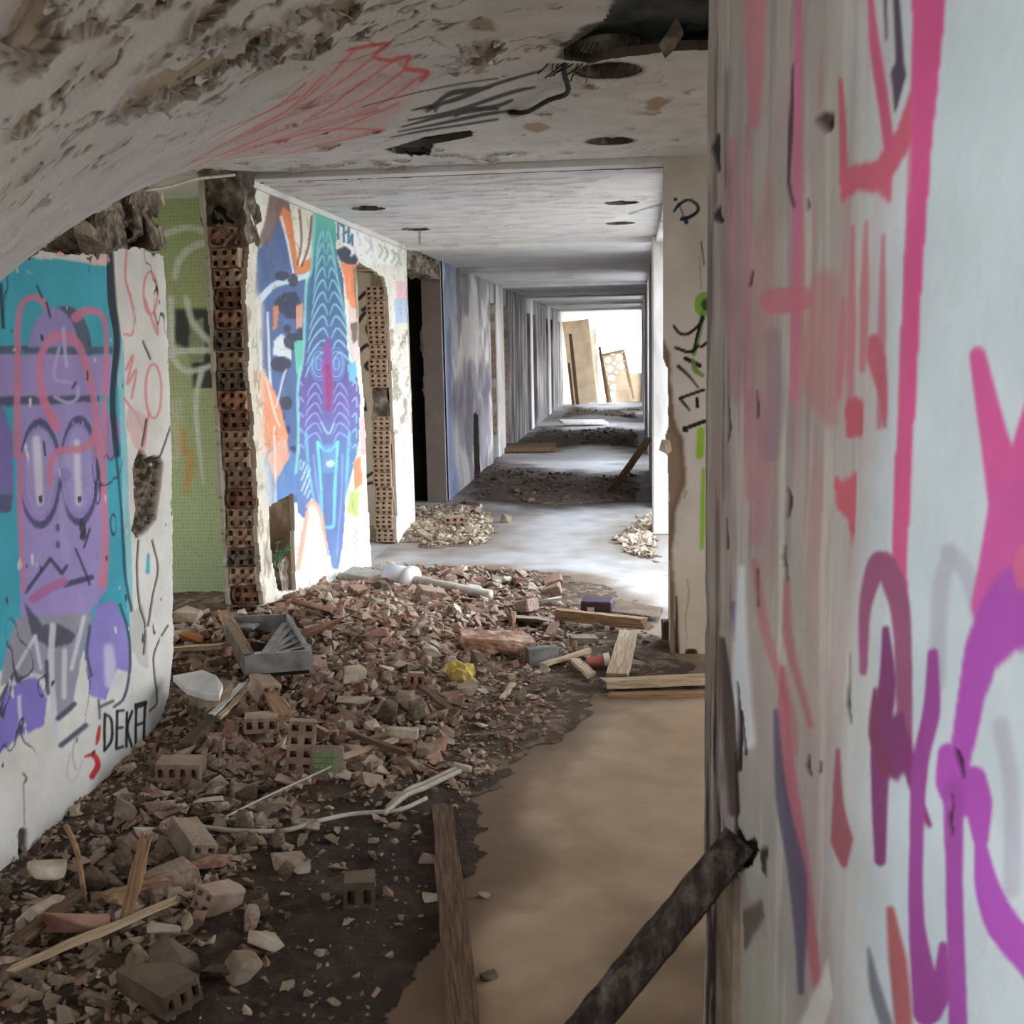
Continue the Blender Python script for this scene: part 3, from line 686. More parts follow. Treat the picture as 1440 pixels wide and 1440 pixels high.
for q, (px0, py0) in enumerate(((590, 212), (600, 206), (575, 212))):
    link('hanging_flap', hull('hanging_flap', (.10-.02*q, .05, .018), 12, 30+q), M_CABLE, ceil, at_c(px0, py0, .012), (.4, .3*q, .5))
# loose curls of paint
vs_, fs_ = [], []
P_ = []
wgt = ((np.clip(big, 0, 1) + .10)*curl**1.5).ravel(); wgt = wgt/wgt.sum()
gx, gy = np.gradient(blur(peel, 5))
for idx in RNG.choice(len(wgt), 260, p=wgt, replace=False):
    i, j = np.unravel_index(idx, U.shape); x, y = U[i, j], V[i, j]; g = np.array([gx[i, j], gy[i, j]]); gn = np.linalg.norm(g)
    if gn < 1e-6 or not cv.M[i, j]: continue
    ca, sa = g/gn
    z = ZC0 - droop(x, y) - .004; s = random.uniform(.01, .032); k = len(vs_); dn = random.uniform(.25, .9)
    wl = [random.uniform(.6, 1.3), random.uniform(.5, 1.1), random.uniform(.15, .7)]; wr = [random.uniform(.6, 1.3), random.uniform(.5, 1.1), random.uniform(.15, .7)]
    for q, (t, hz) in enumerate(((-.5, -.05), (.4, .3*dn), (1, dn))):
        for e in (-1, 1):
            lx, ly = t*s, e*s*(wl if e < 0 else wr)[q]
            vs_.append((x+ca*lx-sa*ly, y+sa*lx+ca*ly, z-hz*s))
    fs_ += [(k, k+1, k+3, k+2), (k+2, k+3, k+5, k+4)]
me = bpy.data.meshes.new('flaking_paint'); me.from_pydata(vs_, [], fs_)
o = link('flaking_paint', me, M_CEIL, ceil); o['kind'] = 'stuff'
# rest of the near ceiling: behind the viewer, and over the side rooms
structure(link('ceiling_rear', boxes('cr', [(-2.0, 1.2, -3, 1.5, ZC0, ZC0+.1)]), M_CEIL), 'ceiling behind the viewer')
structure(link('ceiling_side_room', boxes('cs', [(.75, 3.7, -3, 5.6, ZC0, ZC0+.1)]), M_CEIL), 'ceiling over the side room')
structure(link('roof', boxes('roof', [(-5.4, 3.9, -3.3, 5.95, 2.66, 2.8), (-5.4, XR+.32, 5.95, YEND+.3, 2.66, 2.8)]), M_CONC), 'concrete slab above the corridor')
structure(link('ceiling_tiled_room', boxes('ct', [(-5.2, -1.97, 2.6, 9.5, ZC0, ZC0+.1)]), M_CEIL), 'ceiling over the green tiled room')
structure(link('beam', boxes('beam', [(XL, XR+.03, 5.606, 5.72, ZC1, ZC0+.15)], .004), M_CEIL), 'shallow ceiling beam at the cream pillar')

# first bay ceiling with lamp rings
cv = Canvas((0, 0, ZC1), (1, 0, 0), (0, 1, 0), (0, 0, -1), rng(XL-.02, XR+.05, .012), rng(5.72, 9.5, .014), (216, 212, 208))
U, V = cv.U, cv.V
pl = sstep(0, .05, fbm(U*5, V*13, 81, 4) - (.66 - .10*sstep(.2, -1.2, U)))
pl2 = sstep(0, .05, fbm(U*12, V*26, 85, 3) - .72)
pl = np.maximum(pl, pl2*.8); cl = blur(pl, 3)*(1-pl)
cv.tint(pl*.25, (186, 174, 160)); cv.tint(cl*.45, (160, 150, 140))
cv.stroke([(885, 300), (910, 292), (938, 284)], 2, (120, 104, 92), .8); cv.stroke([(590, 325), (590, 342)], 2, (90, 80, 74), .8)
HOLES = []
def bay_hole(px, py, r):
    x, y = on(px, py, 2, ZC1)[:2]; th = np.linspace(0, 2*math.pi, 24, endpoint=False)
    cv.cut([(x+r*math.cos(t), y+r*math.sin(t)) for t in th], uv=True); HOLES.append((x, y, r))
for px, py in ((874, 284), (872, 313), (518, 292), (585, 322)): bay_hole(px, py, .10)
cv.H = .004*(1-pl) + .02*cl*(fbm(U*9, V*9, 87, 2)) + (fbm(U*2, V*2, 91, 3)-.5)*.01
bay = structure(link('ceiling_bay', cv.mesh('ceiling_bay', .02, (130, 118, 106)), VCC), 'white bay ceiling with empty lamp holes')
for x, y, r in HOLES: link('lamp_recess', recess(x, y, r), M_ROUGHC, bay, (0, 0, ZC1-.004))
# farther bays
yb = [9.5, 12.6, 16.2, 20.0, 24.0, 28.0, YEND]
for a, b in zip(yb, yb[1:]):
    structure(link('ceiling_bay', boxes('cb', [(XL-.02, XR+.3, a, b, ZC1, ZC1+.1)]), M_CEIL), 'white ceiling of a farther bay')
    structure(link('beam', boxes('beam', [(XL, XR+.02, a-.12, a+.12, ZC1-.035, ZC1+.02)], .008), M_CEIL), 'shallow ceiling beam across the corridor')

# ------------------------------------------------------------------ left side
TEAL, PUR, GPUR, PINKL = (66, 168, 190), (158, 143, 200), (92, 94, 130), (208, 126, 154)
# slab of wall painted with a purple figure
cv = Canvas((XL, 0, 0), (0, 1, 0), (0, 0, 1), (1, 0, 0), rng(2.3, 4.62, .0058), rng(0, 2.3, .0052), (216, 214, 210))
U, V = cv.U, cv.V
cv.tint(sstep(.55, .75, fbm(U*3, V*3, 6))*.25, (190, 184, 174))
cv.poly([(-160, 395), (0, 388), (38, 362), (100, 366), (156, 376), (166, 500), (172, 640), (176, 800), (182, 870), (184, 930), (40, 900), (0, 945), (-160, 1060)], TEAL, 1, warp=.008, seed=3)
cv.poly([(165, 460), (174, 480), (182, 700), (186, 860), (178, 860), (172, 640)], (120, 190, 206), .8, warp=.01)
cv.poly([(-160, 560), (0, 560), (18, 610), (20, 700), (0, 690), (-160, 700)], (124, 112, 176)); cv.poly([(-160, 690), (20, 695), (16, 720), (-160, 730)], GPUR)
# dome and brim
cv.ell(92, 492, 38, 62, (88, 96, 120)); cv.ell(76, 500, 36, 68, (150, 138, 192))
cv.poly([(-160, 486), (160, 488), (160, 498), (-160, 498)], (84, 98, 122)); cv.poly([(-160, 498), (162, 500), (160, 556), (-160, 562)], (160, 142, 200))
cv.poly([(-160, 560), (140, 556), (140, 568), (-160, 574)], (88, 84, 116))
# head
cv.poly([(22, 570), (150, 565), (152, 700), (150, 830), (120, 870), (30, 868), (24, 700)], PUR, 1, warp=.004)
cv.ell(158, 612, 12, 34, (150, 126, 176)); cv.stroke([(150, 640), (158, 646), (166, 630)], 4, GPUR)
for ex, ey, rx, ry in ((57, 664, 28, 76), (112, 660, 26, 76)):
    cv.ell(ex, ey+2, rx+2, ry+2, (84, 82, 124)); cv.ell(ex-1, ey+2, rx-1, ry-9, (152, 138, 196)); cv.ell(ex, ey, rx-7, ry-16, (162, 150, 206))
cv.stroke([(52, 618), (54, 660), (57, 706)], [10, 12, 10], (216, 214, 226), .9, 5); cv.stroke([(108, 622), (109, 660), (111, 706)], [8, 10, 9], (212, 210, 226), .9, 5)
cv.ell(58, 702, 3, 6, (70, 70, 90)); cv.ell(112, 702, 3, 5, (70, 70, 90))
cv.ell(88, 655, 14, 18, (172, 158, 208), .8); cv.ell(90, 668, 10, 10, (144, 130, 188), .8)
cv.stroke([(90, 690), (88, 740), (96, 790)], [10, 12, 10], (170, 158, 208), .6, 6)
for yy in (742, 766): cv.ell(82, yy, 3, 6, GPUR)
# mouth
cv.stroke([(38, 832), (72, 786)], 5, (76, 72, 112)); cv.stroke([(72, 786), (88, 806)], 5, (76, 72, 112)); cv.stroke([(88, 806), (94, 796)], 4, (76, 72, 112)); cv.stroke([(92, 822), (128, 812)], 8, (78, 72, 110))
cv.stroke([(48, 842), (70, 828), (90, 818)], [12, 13, 12], (176, 108, 160), .9)
# pink outlines
for p, w_ in (([(24, 640), (25, 520), (26, 450), (34, 424), (52, 418), (66, 430)], 10), ([(108, 446), (120, 438), (140, 440), (150, 462), (150, 520), (146, 640), (148, 760), (144, 820)], [15, 13, 10, 8, 7, 8, 10, 14]),
             ([(76, 590), (62, 560), (58, 510), (70, 480), (90, 472), (110, 484), (124, 520), (134, 570), (138, 640)], [14, 12, 10, 11, 16, 12, 10, 9, 9]), ([(70, 680), (72, 650), (84, 634), (110, 632), (130, 622), (134, 605)], [8, 9, 10, 11, 11, 8]), ([(66, 570), (80, 600)], [10, 14]), ([(30, 640), (30, 760), (36, 830)], [6, 6, 5])):
    cv.stroke(p, w_, PINKL, .85, 3)
cv.stroke([(90, 462), (92, 490), (95, 515)], 5, (184, 170, 214), .9); cv.stroke([(84, 490), (78, 520), (80, 534), (102, 538)], 4.5, (180, 166, 212), .9); cv.stroke([(78, 558), (96, 566), (110, 560), (112, 545)], 4.5, (186, 174, 216), .9)
for p in ([(52, 402), (60, 418)], [(66, 425), (72, 446)], [(104, 545), (108, 538)], [(62, 622), (64, 640)], [(118, 770), (126, 744)], [(106, 772), (118, 800), (126, 822)]): cv.stroke(p, 2.5, (44, 40, 60), .9)
# shoulders, silver letters
cv.poly([(136, 852), (160, 842), (176, 880), (182, 925), (180, 945), (164, 940), (148, 985), (126, 980), (118, 920)], (144, 132, 204), 1, warp=.008)
cv.stroke([(168, 850), (180, 890), (182, 940), (174, 980), (160, 994)], 3.5, (70, 72, 98)); cv.stroke([(152, 912), (156, 960)], [14, 18], (206, 204, 222), .8, 6)
cv.poly([(-160, 1010), (0, 985), (20, 960), (52, 952), (66, 985), (62, 1020), (30, 1036), (0, 1060), (-160, 1140)], (130, 118, 196), 1, warp=.01)
cv.poly([(26, 870), (60, 865), (130, 862), (112, 930), (100, 1000), (74, 1020), (70, 960), (40, 950), (0, 965), (8, 920)], (150, 148, 164), 1, warp=.01, seed=9)
cv.poly([(34, 846), (60, 880), (80, 876), (106, 892), (120, 866), (100, 905), (70, 912), (46, 895)], (78, 80, 98), .9, warp=.008)
for p, w_ in (([(12, 966), (30, 930), (50, 895)], 5), ([(50, 895), (58, 940)], 5), ([(74, 880), (72, 940), (78, 1030)], 9), ([(90, 915), (90, 980)], 7), ([(100, 940), (110, 900), (118, 868)], 6), ([(10, 968), (40, 950), (60, 952)], 6), ([(28, 980), (30, 1010), (36, 1020)], 5)):
    cv.stroke(p, w_, (204, 206, 216), .9, 3)
for p, w_ in (([(0, 985), (22, 945)], 5), ([(68, 975), (66, 930)], 5), ([(82, 1010), (104, 990)], 7), ([(86, 1048), (120, 1020)], 7), ([(126, 880), (122, 920), (128, 950)], 4), ([(140, 994), (158, 986)], 4), ([(138, 985), (140, 1010)], 3)):
    cv.stroke(p, w_, (74, 76, 96), .9, 3)
# black letters and red hook below
BL = (34, 34, 40)
for p in ([(147, 1005), (147, 1055)], [(147, 1004), (156, 1012), (157, 1040), (147, 1056)], [(164, 1000), (164, 1052)], [(164, 1000), (173, 999)], [(164, 1024), (172, 1023)], [(164, 1053), (173, 1050)],
          [(178, 1002), (178, 1050)], [(186, 1000), (179, 1024), (186, 1050)], [(192, 1055), (192, 991)], [(191, 991), (206, 987)], [(191, 995), (206, 990)], [(205, 988), (203, 1052)], [(192, 1020), (204, 1016)]):
    cv.stroke(p, 3.6, BL, 1, 1.5)
cv.stroke([(140, 1022), (138, 1036), (136, 1046)], [4, 6, 3], (196, 60, 62), 1, 2); cv.stroke([(120, 1064), (132, 1062), (138, 1076), (130, 1092)], [3, 7, 8, 8], (202, 54, 56), 1, 2)
cv.stroke([(126, 1020), (108, 1036), (102, 1060), (106, 1082)], 2, (150, 146, 146), .7); cv.stroke([(98, 1060), (94, 1090), (104, 1098), (116, 1070)], 3, (190, 188, 190), .7)
cv.stroke([(34, 1088), (38, 1094), (36, 1100)], 2.4, (70, 64, 60)); cv.stroke([(34, 1100), (34, 1160)], 1.6, (120, 112, 104), .8); cv.stroke([(30, 1200), (32, 1170), (32, 1210)], [8, 10, 8], (64, 54, 48), .9, h=-.01)
# dark run of paint, cracks
cv.stroke([(154, 356), (158, 420), (166, 480), (160, 560), (166, 640)], [10, 12, 9, 8, 8], (34, 48, 60), .95, 2, h=-.004)
cv.stroke([(162, 620), (170, 700), (174, 800), (184, 860)], [4, 3, 4, 3], (30, 76, 96), .9); cv.stroke([(0, 400), (4, 460)], 5, (30, 60, 80), .9)
# white margin with pink loops and the broken patch
for cx_, cy_, rx, ry in ((212, 412, 10, 30), (216, 550, 11, 38)):
    cv.stroke([(cx_+rx*math.cos(t), cy_+ry*math.sin(t)) for t in np.linspace(0, 6.28, 13)], 3, (216, 130, 134), .9)
for p in ([(204, 420), (214, 450), (222, 470), (218, 440)], [(178, 350), (176, 390), (184, 420), (190, 450), (186, 470), (176, 470)], [(178, 520), (188, 500), (180, 540), (192, 520), (186, 560)], [(176, 560), (196, 590), (204, 620)], [(210, 580), (206, 600), (202, 634)]):
    cv.stroke(p, 3, (214, 124, 130), .85)
cv.poly([(182, 570), (206, 586), (204, 640), (190, 630), (178, 600)], (206, 170, 168), .7, warp=.01)
cv.poly([(196, 630), (206, 645), (222, 640), (230, 652), (226, 690), (220, 730), (206, 748), (194, 758), (186, 745), (192, 720), (188, 660)], (120, 106, 90), 1, warp=.012, seed=5, h=-.03)
bx, ins = cv.inside([(196, 630), (206, 645), (222, 640), (230, 652), (226, 690), (220, 730), (206, 748), (194, 758), (186, 745), (192, 720), (188, 660)], warp=.012, seed=5)
cv.blend(bx, ins*sstep(.45, .6, fbm(U[bx]*30, V[bx]*60, 9, 3)), (66, 56, 48)); cv.H[bx] += ins*(fbm(U[bx]*30, V[bx]*40, 9, 3)-.5)*.05
cv.poly([(182, 865), (200, 850), (206, 900), (208, 940), (197, 936), (184, 915)], (188, 186, 182), .8, warp=.01)
for p in ([(194, 760), (192, 800), (196, 850), (204, 880), (202, 920)], [(214, 760), (222, 800), (214, 840), (208, 880)], [(222, 650), (240, 600)], [(236, 880), (222, 905), (216, 930), (222, 985), (212, 1000)], [(180, 840), (186, 858)], [(206, 590), (200, 628)], [(202, 480), (212, 505)]):
    cv.stroke(p, 2.5, (74, 66, 60), .9, 1.5, h=-.005)
cv.stroke([(208, 780), (207, 804)], [4, 6], (70, 160, 180), .9)
cv.poly([(120, 358), (150, 352), (156, 366), (148, 374), (126, 372)], (222, 180, 176), .7); cv.poly([(70, 340), (100, 350), (92, 362), (80, 360)], (214, 150, 146), .7)
# chips and hairline cracks over the paint
crk = (1-sstep(.002, .007, np.abs(fbm(U*3.2, V*2.2, 143, 4)-.5)))*sstep(.5, .6, fbm(U*2, V*2, 147, 2))
cv.tint(crk*.85, (58, 56, 66)); cv.H -= crk*.004
chip = sstep(.0, .03, fbm(U*20, V*14, 151, 3)-.80); cv.tint(chip*.9, (214, 210, 204)); cv.H -= chip*.002
chip2 = sstep(.0, .03, fbm(U*16+9, V*12, 155, 3)-.83); cv.tint(chip2*.85, (52, 56, 66))
for p in ([(191, 991), (199, 989), (206, 987)], [(191, 995), (199, 993), (206, 990)]): cv.stroke(p, 3.6, BL, 1, 1.5)
# ragged outline
ue, vt = cv.uv(243, 920)[0], cv.uv(232, 357)[1]
line_b = [(-260, 1450), (0, 1231), (60, 1182), (130, 1113), (200, 1052), (228, 1010), (236, 985)]
bq = cv.pxs(line_b)
zb = np.interp(cv.us, bq[:, 0], bq[:, 1]); cv.M &= V > (zb[:, None] + (fbm(U*14, V*0+2, 8, 3)-.5)*.03)
eq = cv.pxs([(236, 985), (243, 925), (243, 760), (241, 640), (238, 520), (234, 400), (230, 355)])
ev = np.interp(cv.vs, eq[:, 1], eq[:, 0]); cv.M &= U < (ev[None, :] + (fbm(V*16, U*0, 12, 3)-.5)*.018)
tq = cv.pxs([(-200, 480), (0, 392), (20, 372), (60, 352), (110, 356), (130, 352), (150, 350), (190, 346), (230, 357)])
zt = np.interp(cv.us, tq[:, 0], tq[:, 1]) ; zt[cv.us < cv.uv(40, 365)[0]] = 2.3
cv.M &= V < (zt[:, None] + (fbm(U*16, V*0+5, 18, 3)-.5)*.035)
cv.M &= V < ZC0 - droop(np.full(U.shape, XL), U) + .02
cv.H += (fbm(U*2.5, V*2.5, 3, 3)-.5)*.012 + (fbm(U*22, V*22, 5, 2)-.5)*.002
slab = structure(link('wall_left', cv.mesh('wall_left', .13, (150, 138, 122)), VC), 'broken wall slab painted with a purple figure on teal')
structure(link('wall_left_rear_baffles', boxes('wlr', [(XL-.14, XL, .45, 2.3, 0, 2.5), (XL-.14, XL, -3, .45, 0, 1.05), (-1.2, .3, -3.1, -3, 0, 1.05), (-2.1, -1.2, -3.1, -3, 0, 2.5), (.3, 1.2, -3.1, -3, 0, 2.5)]), M_WALLW), 'left wall beside the viewer, with low light-blocking walls added behind')  # low walls added out of view to keep ground bounce off the ceiling
# crumbled masonry between slab and ceiling
for k, (px, py, sx_, sy_, sz_) in enumerate(((110, 335, .2, .16, .12), (135, 318, .2, .16, .16), (165, 300, .22, .15, .16), (190, 310, .12, .14, .24), (178, 276, .34, .14, .09), (150, 288, .34, .14, .10), (205, 330, .12, .13, .09), (128, 300, .3, .14, .1))):
    p = on(px, py, 0, XL-.07)
    structure(link('beam_remnant', rough_block('beam_remnant', (sy_, sx_, sz_), .03, .02, k), M_ROUGHC, slab, Vector(p), (random.uniform(-.3, .3), random.uniform(-.3, .3), random.uniform(-.3, .3))))
for k, (px, py) in enumerate(((152, 326), (198, 318), (214, 292), (228, 280), (208, 298))):
    link('plaster_rag', hull('plaster_rag', (.02, .08, .10), 10, k+60), M_PLASTER, slab, Vector(on(px, py, 0, XL-.12)), (random.uniform(-.4, .4), 0, 0))
for k, (px, py) in enumerate(((174, 305), (178, 325), (128, 350), (140, 344))):
    link('masonry_void', hull('masonry_void', (.1, .09, .12), 12, k+80), M_BLACK, slab, Vector(on(px, py, 0, XL-.02)))  # solid black lumps standing in for shaded hollows

# green mosaic room behind
def tile_mat():
    m, n, b = _base('green_mosaic', 0.35); b.inputs['Specular IOR Level'].default_value = .5
    at = n.nodes.new('ShaderNodeAttribute'); at.attribute_name = 'paint'
    tc = n.nodes.new('ShaderNodeTexCoord'); mp = n.nodes.new('ShaderNodeMapping'); mp.inputs['Rotation'].default_value = (math.pi/2, 0, 0)
    n.links.new(tc.outputs['Object'], mp.inputs[0])
    br = n.nodes.new('ShaderNodeTexBrick'); br.offset = 0.0; br.inputs['Scale'].default_value = 1.0
    br.inputs['Brick Width'].default_value = .0225; br.inputs['Row Height'].default_value = .0225; br.inputs['Mortar Size'].default_value = .0018
    br.inputs['Color1'].default_value = (.86, .9, .84, 1); br.inputs['Color2'].default_value = (1.05, 1.05, 1, 1); br.inputs['Mortar'].default_value = (1.25, 1.22, 1.15, 1)
    n.links.new(mp.outputs[0], br.inputs['Vector'])
    mx = n.nodes.new('ShaderNodeMix'); mx.data_type = 'RGBA'; mx.blend_type = 'MULTIPLY'; mx.inputs[0].default_value = 1
    n.links.new(at.outputs['Color'], mx.inputs[6]); n.links.new(br.outputs['Color'], mx.inputs[7]); n.links.new(mx.outputs[2], b.inputs['Base Color'])
    bp = n.nodes.new('ShaderNodeBump'); bp.inputs['Strength'].default_value = .4; bp.inputs['Distance'].default_value = .003; bp.invert = True
    n.links.new(br.outputs['Fac'], bp.inputs['Height']); n.links.new(bp.outputs['Normal'], b.inputs['Normal'])
    return m
GY = 6.45
cv = Canvas((0, GY, 0), (1, 0, 0), (0, 0, 1), (0, -1, 0), rng(-4.9, -2.1, .011), rng(0, 2.5, .011), (160, 170, 124))
U, V = cv.U, cv.V
cv.tint(sstep(1.3, .6, V)*.4, (164, 182, 144)); cv.tint(sstep(.5, .75, fbm(U*2, V*2, 5))*.2, (180, 188, 156))
WG = (206, 212, 204)
cv.poly([(245, 435), (300, 432), (304, 545), (272, 545), (268, 500), (246, 480)], (46, 48, 46), .95, smooth=2); cv.poly([(266, 450), (286, 448), (288, 510), (266, 510)], (140, 156, 116), .9)
for p, w_ in (([(200, 345), (230, 330), (262, 320), (290, 326)], [6, 9, 9, 9]), ([(246, 390), (252, 366), (270, 348), (300, 338)], [8, 10, 10, 10]), ([(262, 420), (272, 455), (300, 486)], 9), ([(240, 494), (300, 492)], 9), ([(242, 502), (262, 522), (300, 514)], 8), ([(284, 520), (276, 560), (278, 610), (286, 680)], [9, 7, 6, 2]), ([(240, 420), (242, 500)], 9)):
    cv.stroke(p, w_, WG, .92, 4)
cv.stroke([(254, 606), (258, 630), (268, 645), (262, 690)], [14, 12, 14, 8], (190, 146, 82), .8, 5)
cv.poly([(236, 560), (256, 560), (254, 640), (246, 660)], (190, 190, 168), .7, smooth=3)
structure(link('wall_green_tiles', cv.mesh('wall_green_tiles', .02), tile_mat()), 'green mosaic tiled wall with white sprayed arcs')
structure(link('wall_green_tiles_back', boxes('wgb', [(-5.0, -2.1, GY+.02, GY+.15, 0, 2.5)]), M_BEIGE), 'back of the tiled wall')
structure(link('wall_outer_left', boxes('wol', [(-5.2, -5.0, 2.5, 4.2, 0, 2.5), (-5.2, -5.0, 6.2, 7.1, 0, 2.5), (-5.2, -5.0, 8.9, YEND, 0, 2.5), (-5.2, -5.0, 4.2, 6.2, 0, .6), (-5.2, -5.0, 4.2, 6.2, 2.3, 2.5), (-5.2, -5.0, 7.1, 8.9, 0, .75), (-5.2, -5.0, 7.1, 8.9, 2.25, 2.5)]), M_BEIGE), 'outer wall of the rooms')
structure(link('wall_room_cross', boxes('wrc', [(-5.0, XL-.16, 2.5, 2.62, 0, 2.5)]), M_BEIGE), 'cross wall of the tiled room')

# mural wall with a doorway and a broken foot
pxc = np.concatenate([np.arange(338, 588, 1.35)])
_cv = Canvas((XL, 0, 0), (0, 1, 0), (0, 0, 1), (1, 0, 0), [0, 1], [0, 1], 0)
us = np.array([_cv.uv(p, 560)[0] for p in pxc]); us = us[(us > 5.2) & (us < 9.75)]
cv = Canvas((XL, 0, 0), (0, 1, 0), (0, 0, 1), (1, 0, 0), us, rng(0, 2.48, .0068), (222, 218, 208))
U, V = cv.U, cv.V
BLU, ORG, PCH, NAV = (84, 106, 150), (216, 132, 86), (222, 158, 128), (60, 66, 88)
# ground blocks of colour
cv.poly([(362, 350), (380, 330), (395, 290), (410, 300), (416, 385), (430, 380), (430, 700), (412, 710), (376, 700), (362, 640), (352, 540), (356, 440)], BLU, 1, warp=.01)
cv.poly([(384, 290), (392, 275), (408, 292), (420, 372), (440, 360), (438, 300), (448, 300), (446, 378), (416, 388), (402, 330), (396, 318)], ORG, 1, warp=.006)
cv.poly([(380, 262), (404, 272), (410, 300), (398, 290), (380, 340), (362, 345), (372, 310)], (120, 100, 96), .9, warp=.01)
cv.poly([(408, 290), (440, 305), (434, 360), (420, 375)], (226, 218, 204), 1, warp=.004); cv.stroke([(422, 295), (424, 340), (418, 372)], 2.2, (90, 70, 62)); cv.stroke([(438, 305), (434, 345), (424, 374)], 2.2, (90, 60, 50))
cv.stroke([(362, 425), (384, 402), (408, 394), (430, 388)], [10, 9, 9, 8], (196, 214, 226), .95); cv.stroke([(395, 305), (404, 340), (412, 384)], 3, (226, 232, 238))
cv.stroke([(364, 430), (368, 520), (372, 600)], [4, 5, 4], (206, 218, 230)); cv.stroke([(376, 440), (380, 530), (386, 620)], [3, 4, 4], (198, 212, 228))
cv.poly([(384, 425), (400, 412), (416, 410), (424, 430), (418, 450), (402, 448), (392, 436)], NAV, .95, warp=.01)
cv.poly([(384, 430), (392, 430), (390, 460), (384, 465)], ORG, .9); cv.poly([(416, 430), (426, 425), (426, 460), (418, 462)], PCH, .9)
cv.poly([(384, 480), (396, 470), (410, 480), (410, 506), (396, 506), (384, 500)], (206, 214, 220), .95, warp=.01)
for ex, ey, rx, ry in ((412, 394, 7, 9), (396, 388, 10, 7), (404, 462, 6, 6), (412, 480, 14, 12), (424, 470, 7, 9), (395, 512, 14, 11), (402, 567, 9, 10), (397, 586, 4, 5), (405, 604, 4, 6), (411, 634, 6, 7), (398, 640, 5, 6), (414, 660, 6, 7), (419, 680, 5, 6)): cv.ell(ex, ey, rx, ry, (66, 68, 86), .95)
cv.poly([(414, 480), (428, 478), (434, 560), (424, 555), (416, 520)], (106, 190, 168), .95)
cv.poly([(350, 520), (372, 520), (392, 560), (404, 610), (406, 660), (382, 680), (366, 640), (352, 580)], (222, 146, 112), 1, warp=.015)
cv.poly([(346, 540), (368, 545), (372, 600), (360, 612), (344, 590)], (190, 140, 110), .7, warp=.01)
for p in ([(372, 520), (386, 580), (394, 600)], [(362, 560), (372, 595)], [(388, 575), (398, 530), (402, 520)]): cv.stroke(p, [2, 3, 2], (236, 226, 222), .8)
cv.poly([(372, 640), (396, 620), (418, 640), (418, 695), (398, 706), (374, 712), (364, 690), (362, 645)], (92, 128, 178), 1, warp=.01)
cv.poly([(376, 640), (400, 612), (408, 640), (386, 680)], (226, 164, 136), .9, warp=.006); cv.stroke([(386, 600), (387, 706)], 2.5, (214, 216, 228), .8)
cv.poly([(354, 660), (364, 690), (382, 745), (384, 780), (370, 765), (356, 720)], (222, 176, 154), .9, warp=.01)
# tall teal and violet figure
fig = [(442, 300), (455, 293), (470, 302), (474, 330), (472, 350), (482, 390), (486, 450), (490, 505), (500, 520), (506, 560), (504, 620), (496, 670), (488, 720), (482, 765), (476, 800), (468, 800), (460, 760), (450, 715), (438, 700), (428, 730), (418, 720), (416, 660), (420, 600), (418, 545), (428, 500), (428, 440), (430, 400), (438, 380), (440, 345)]
bx, ins = cv.inside(fig); vv = V[bx]
z0 = cv.uv(460, 800)[1]; z1 = cv.uv(455, 295)[1]; t = (vv-z0)/(z1-z0)
stops = [(0, (108, 130, 178)), (.15, (100, 120, 172)), (.3, (96, 126, 172)), (.45, (108, 96, 160)), (.55, (98, 92, 152)), (.68, (80, 106, 150)), (.82, (74, 112, 146)), (.93, (88, 164, 160)), (1, (116, 196, 172))]
grad = np.stack([np.interp(t, [q[0] for q in stops], [q[1][k] for q in stops]) for k in range(3)], -1)
m_ = ins[..., None]; cv.C[bx] = np.where(m_, grad, cv.C[bx])
LT = (150, 206, 214)
cv.stroke([(442, 300), (440, 345), (437, 382), (430, 405), (428, 500), (419, 545), (420, 610), (416, 665)], 4, (130, 200, 196), .9)
# concentric wave lines, mirrored about the axis
for k in range(11):
    y0 = 330 + k*17
    for sgn in (-1, 1):
        cx_ = 457 + k*.9; wdt = 7 + k*1.3
        cv.stroke([(cx_+sgn*1.5, y0+10), (cx_+sgn*wdt*.5, y0-4), (cx_+sgn*wdt, y0+2), (cx_+sgn*wdt*1.5, y0+16), (cx_+sgn*wdt*1.75, y0+30)], [1.2, 2.6, 2.8, 2.4, 1.4], (140, 196, 208), .85, 1.4)
for k in range(5):
    for sgn in (-1, 1):
        cx_, cy_ = 461 + sgn*12, 512; r_ = 3+k*4
        cv.stroke([(cx_+r_*.62*math.cos(a), cy_+r_*1.2*math.sin(a)) for a in np.linspace(0, 6.28, 11)], 1.9, (130, 176, 216) if k % 2 else (104, 140, 196), .9, 1.2)
cv.poly([(456, 480), (462, 474), (466, 490), (468, 520), (469, 570), (462, 580), (456, 560), (452, 520)], (134, 82, 150), 1, warp=.006); cv.stroke([(460, 515), (463, 540), (462, 575)], [7, 9, 5], (142, 60, 110), .9)
for sgn in (-1, 1):
    for k in range(6):
        y0 = 545 + k*14; cv.stroke([(461+sgn*8, y0+8), (461+sgn*16, y0-6), (461+sgn*(24+k), y0+2), (461+sgn*(28+k), y0+12)], [1.4, 2.4, 2.4, 1], (146, 168, 220), .8, 1.4)
    for k in range(7):
        y0 = 520 + k*22; cv.stroke([(461+sgn*34, y0), (461+sgn*39, y0-5), (461+sgn*40, y0+8)], 1.8, (150, 196, 214), .8, 1.2)
    cv.stroke([(461+sgn*14, 622), (461+sgn*10, 680), (462+sgn*8, 735), (465, 742)], 4, (118, 196, 216), .95, 2)
    cv.stroke([(461+sgn*14, 622), (461+sgn*4, 634), (462, 632)], 4, (118, 206, 214), .95, 2)
    cv.stroke([(461+sgn*20, 640), (464+sgn*16, 700), (468+sgn*6, 780)], 2.6, (134, 150, 206), .9, 1.6)
    cv.stroke([(461+sgn*30, 610), (461+sgn*27, 660), (464+sgn*22, 705)], [4, 5, 3], (116, 180, 212), .8, 2)
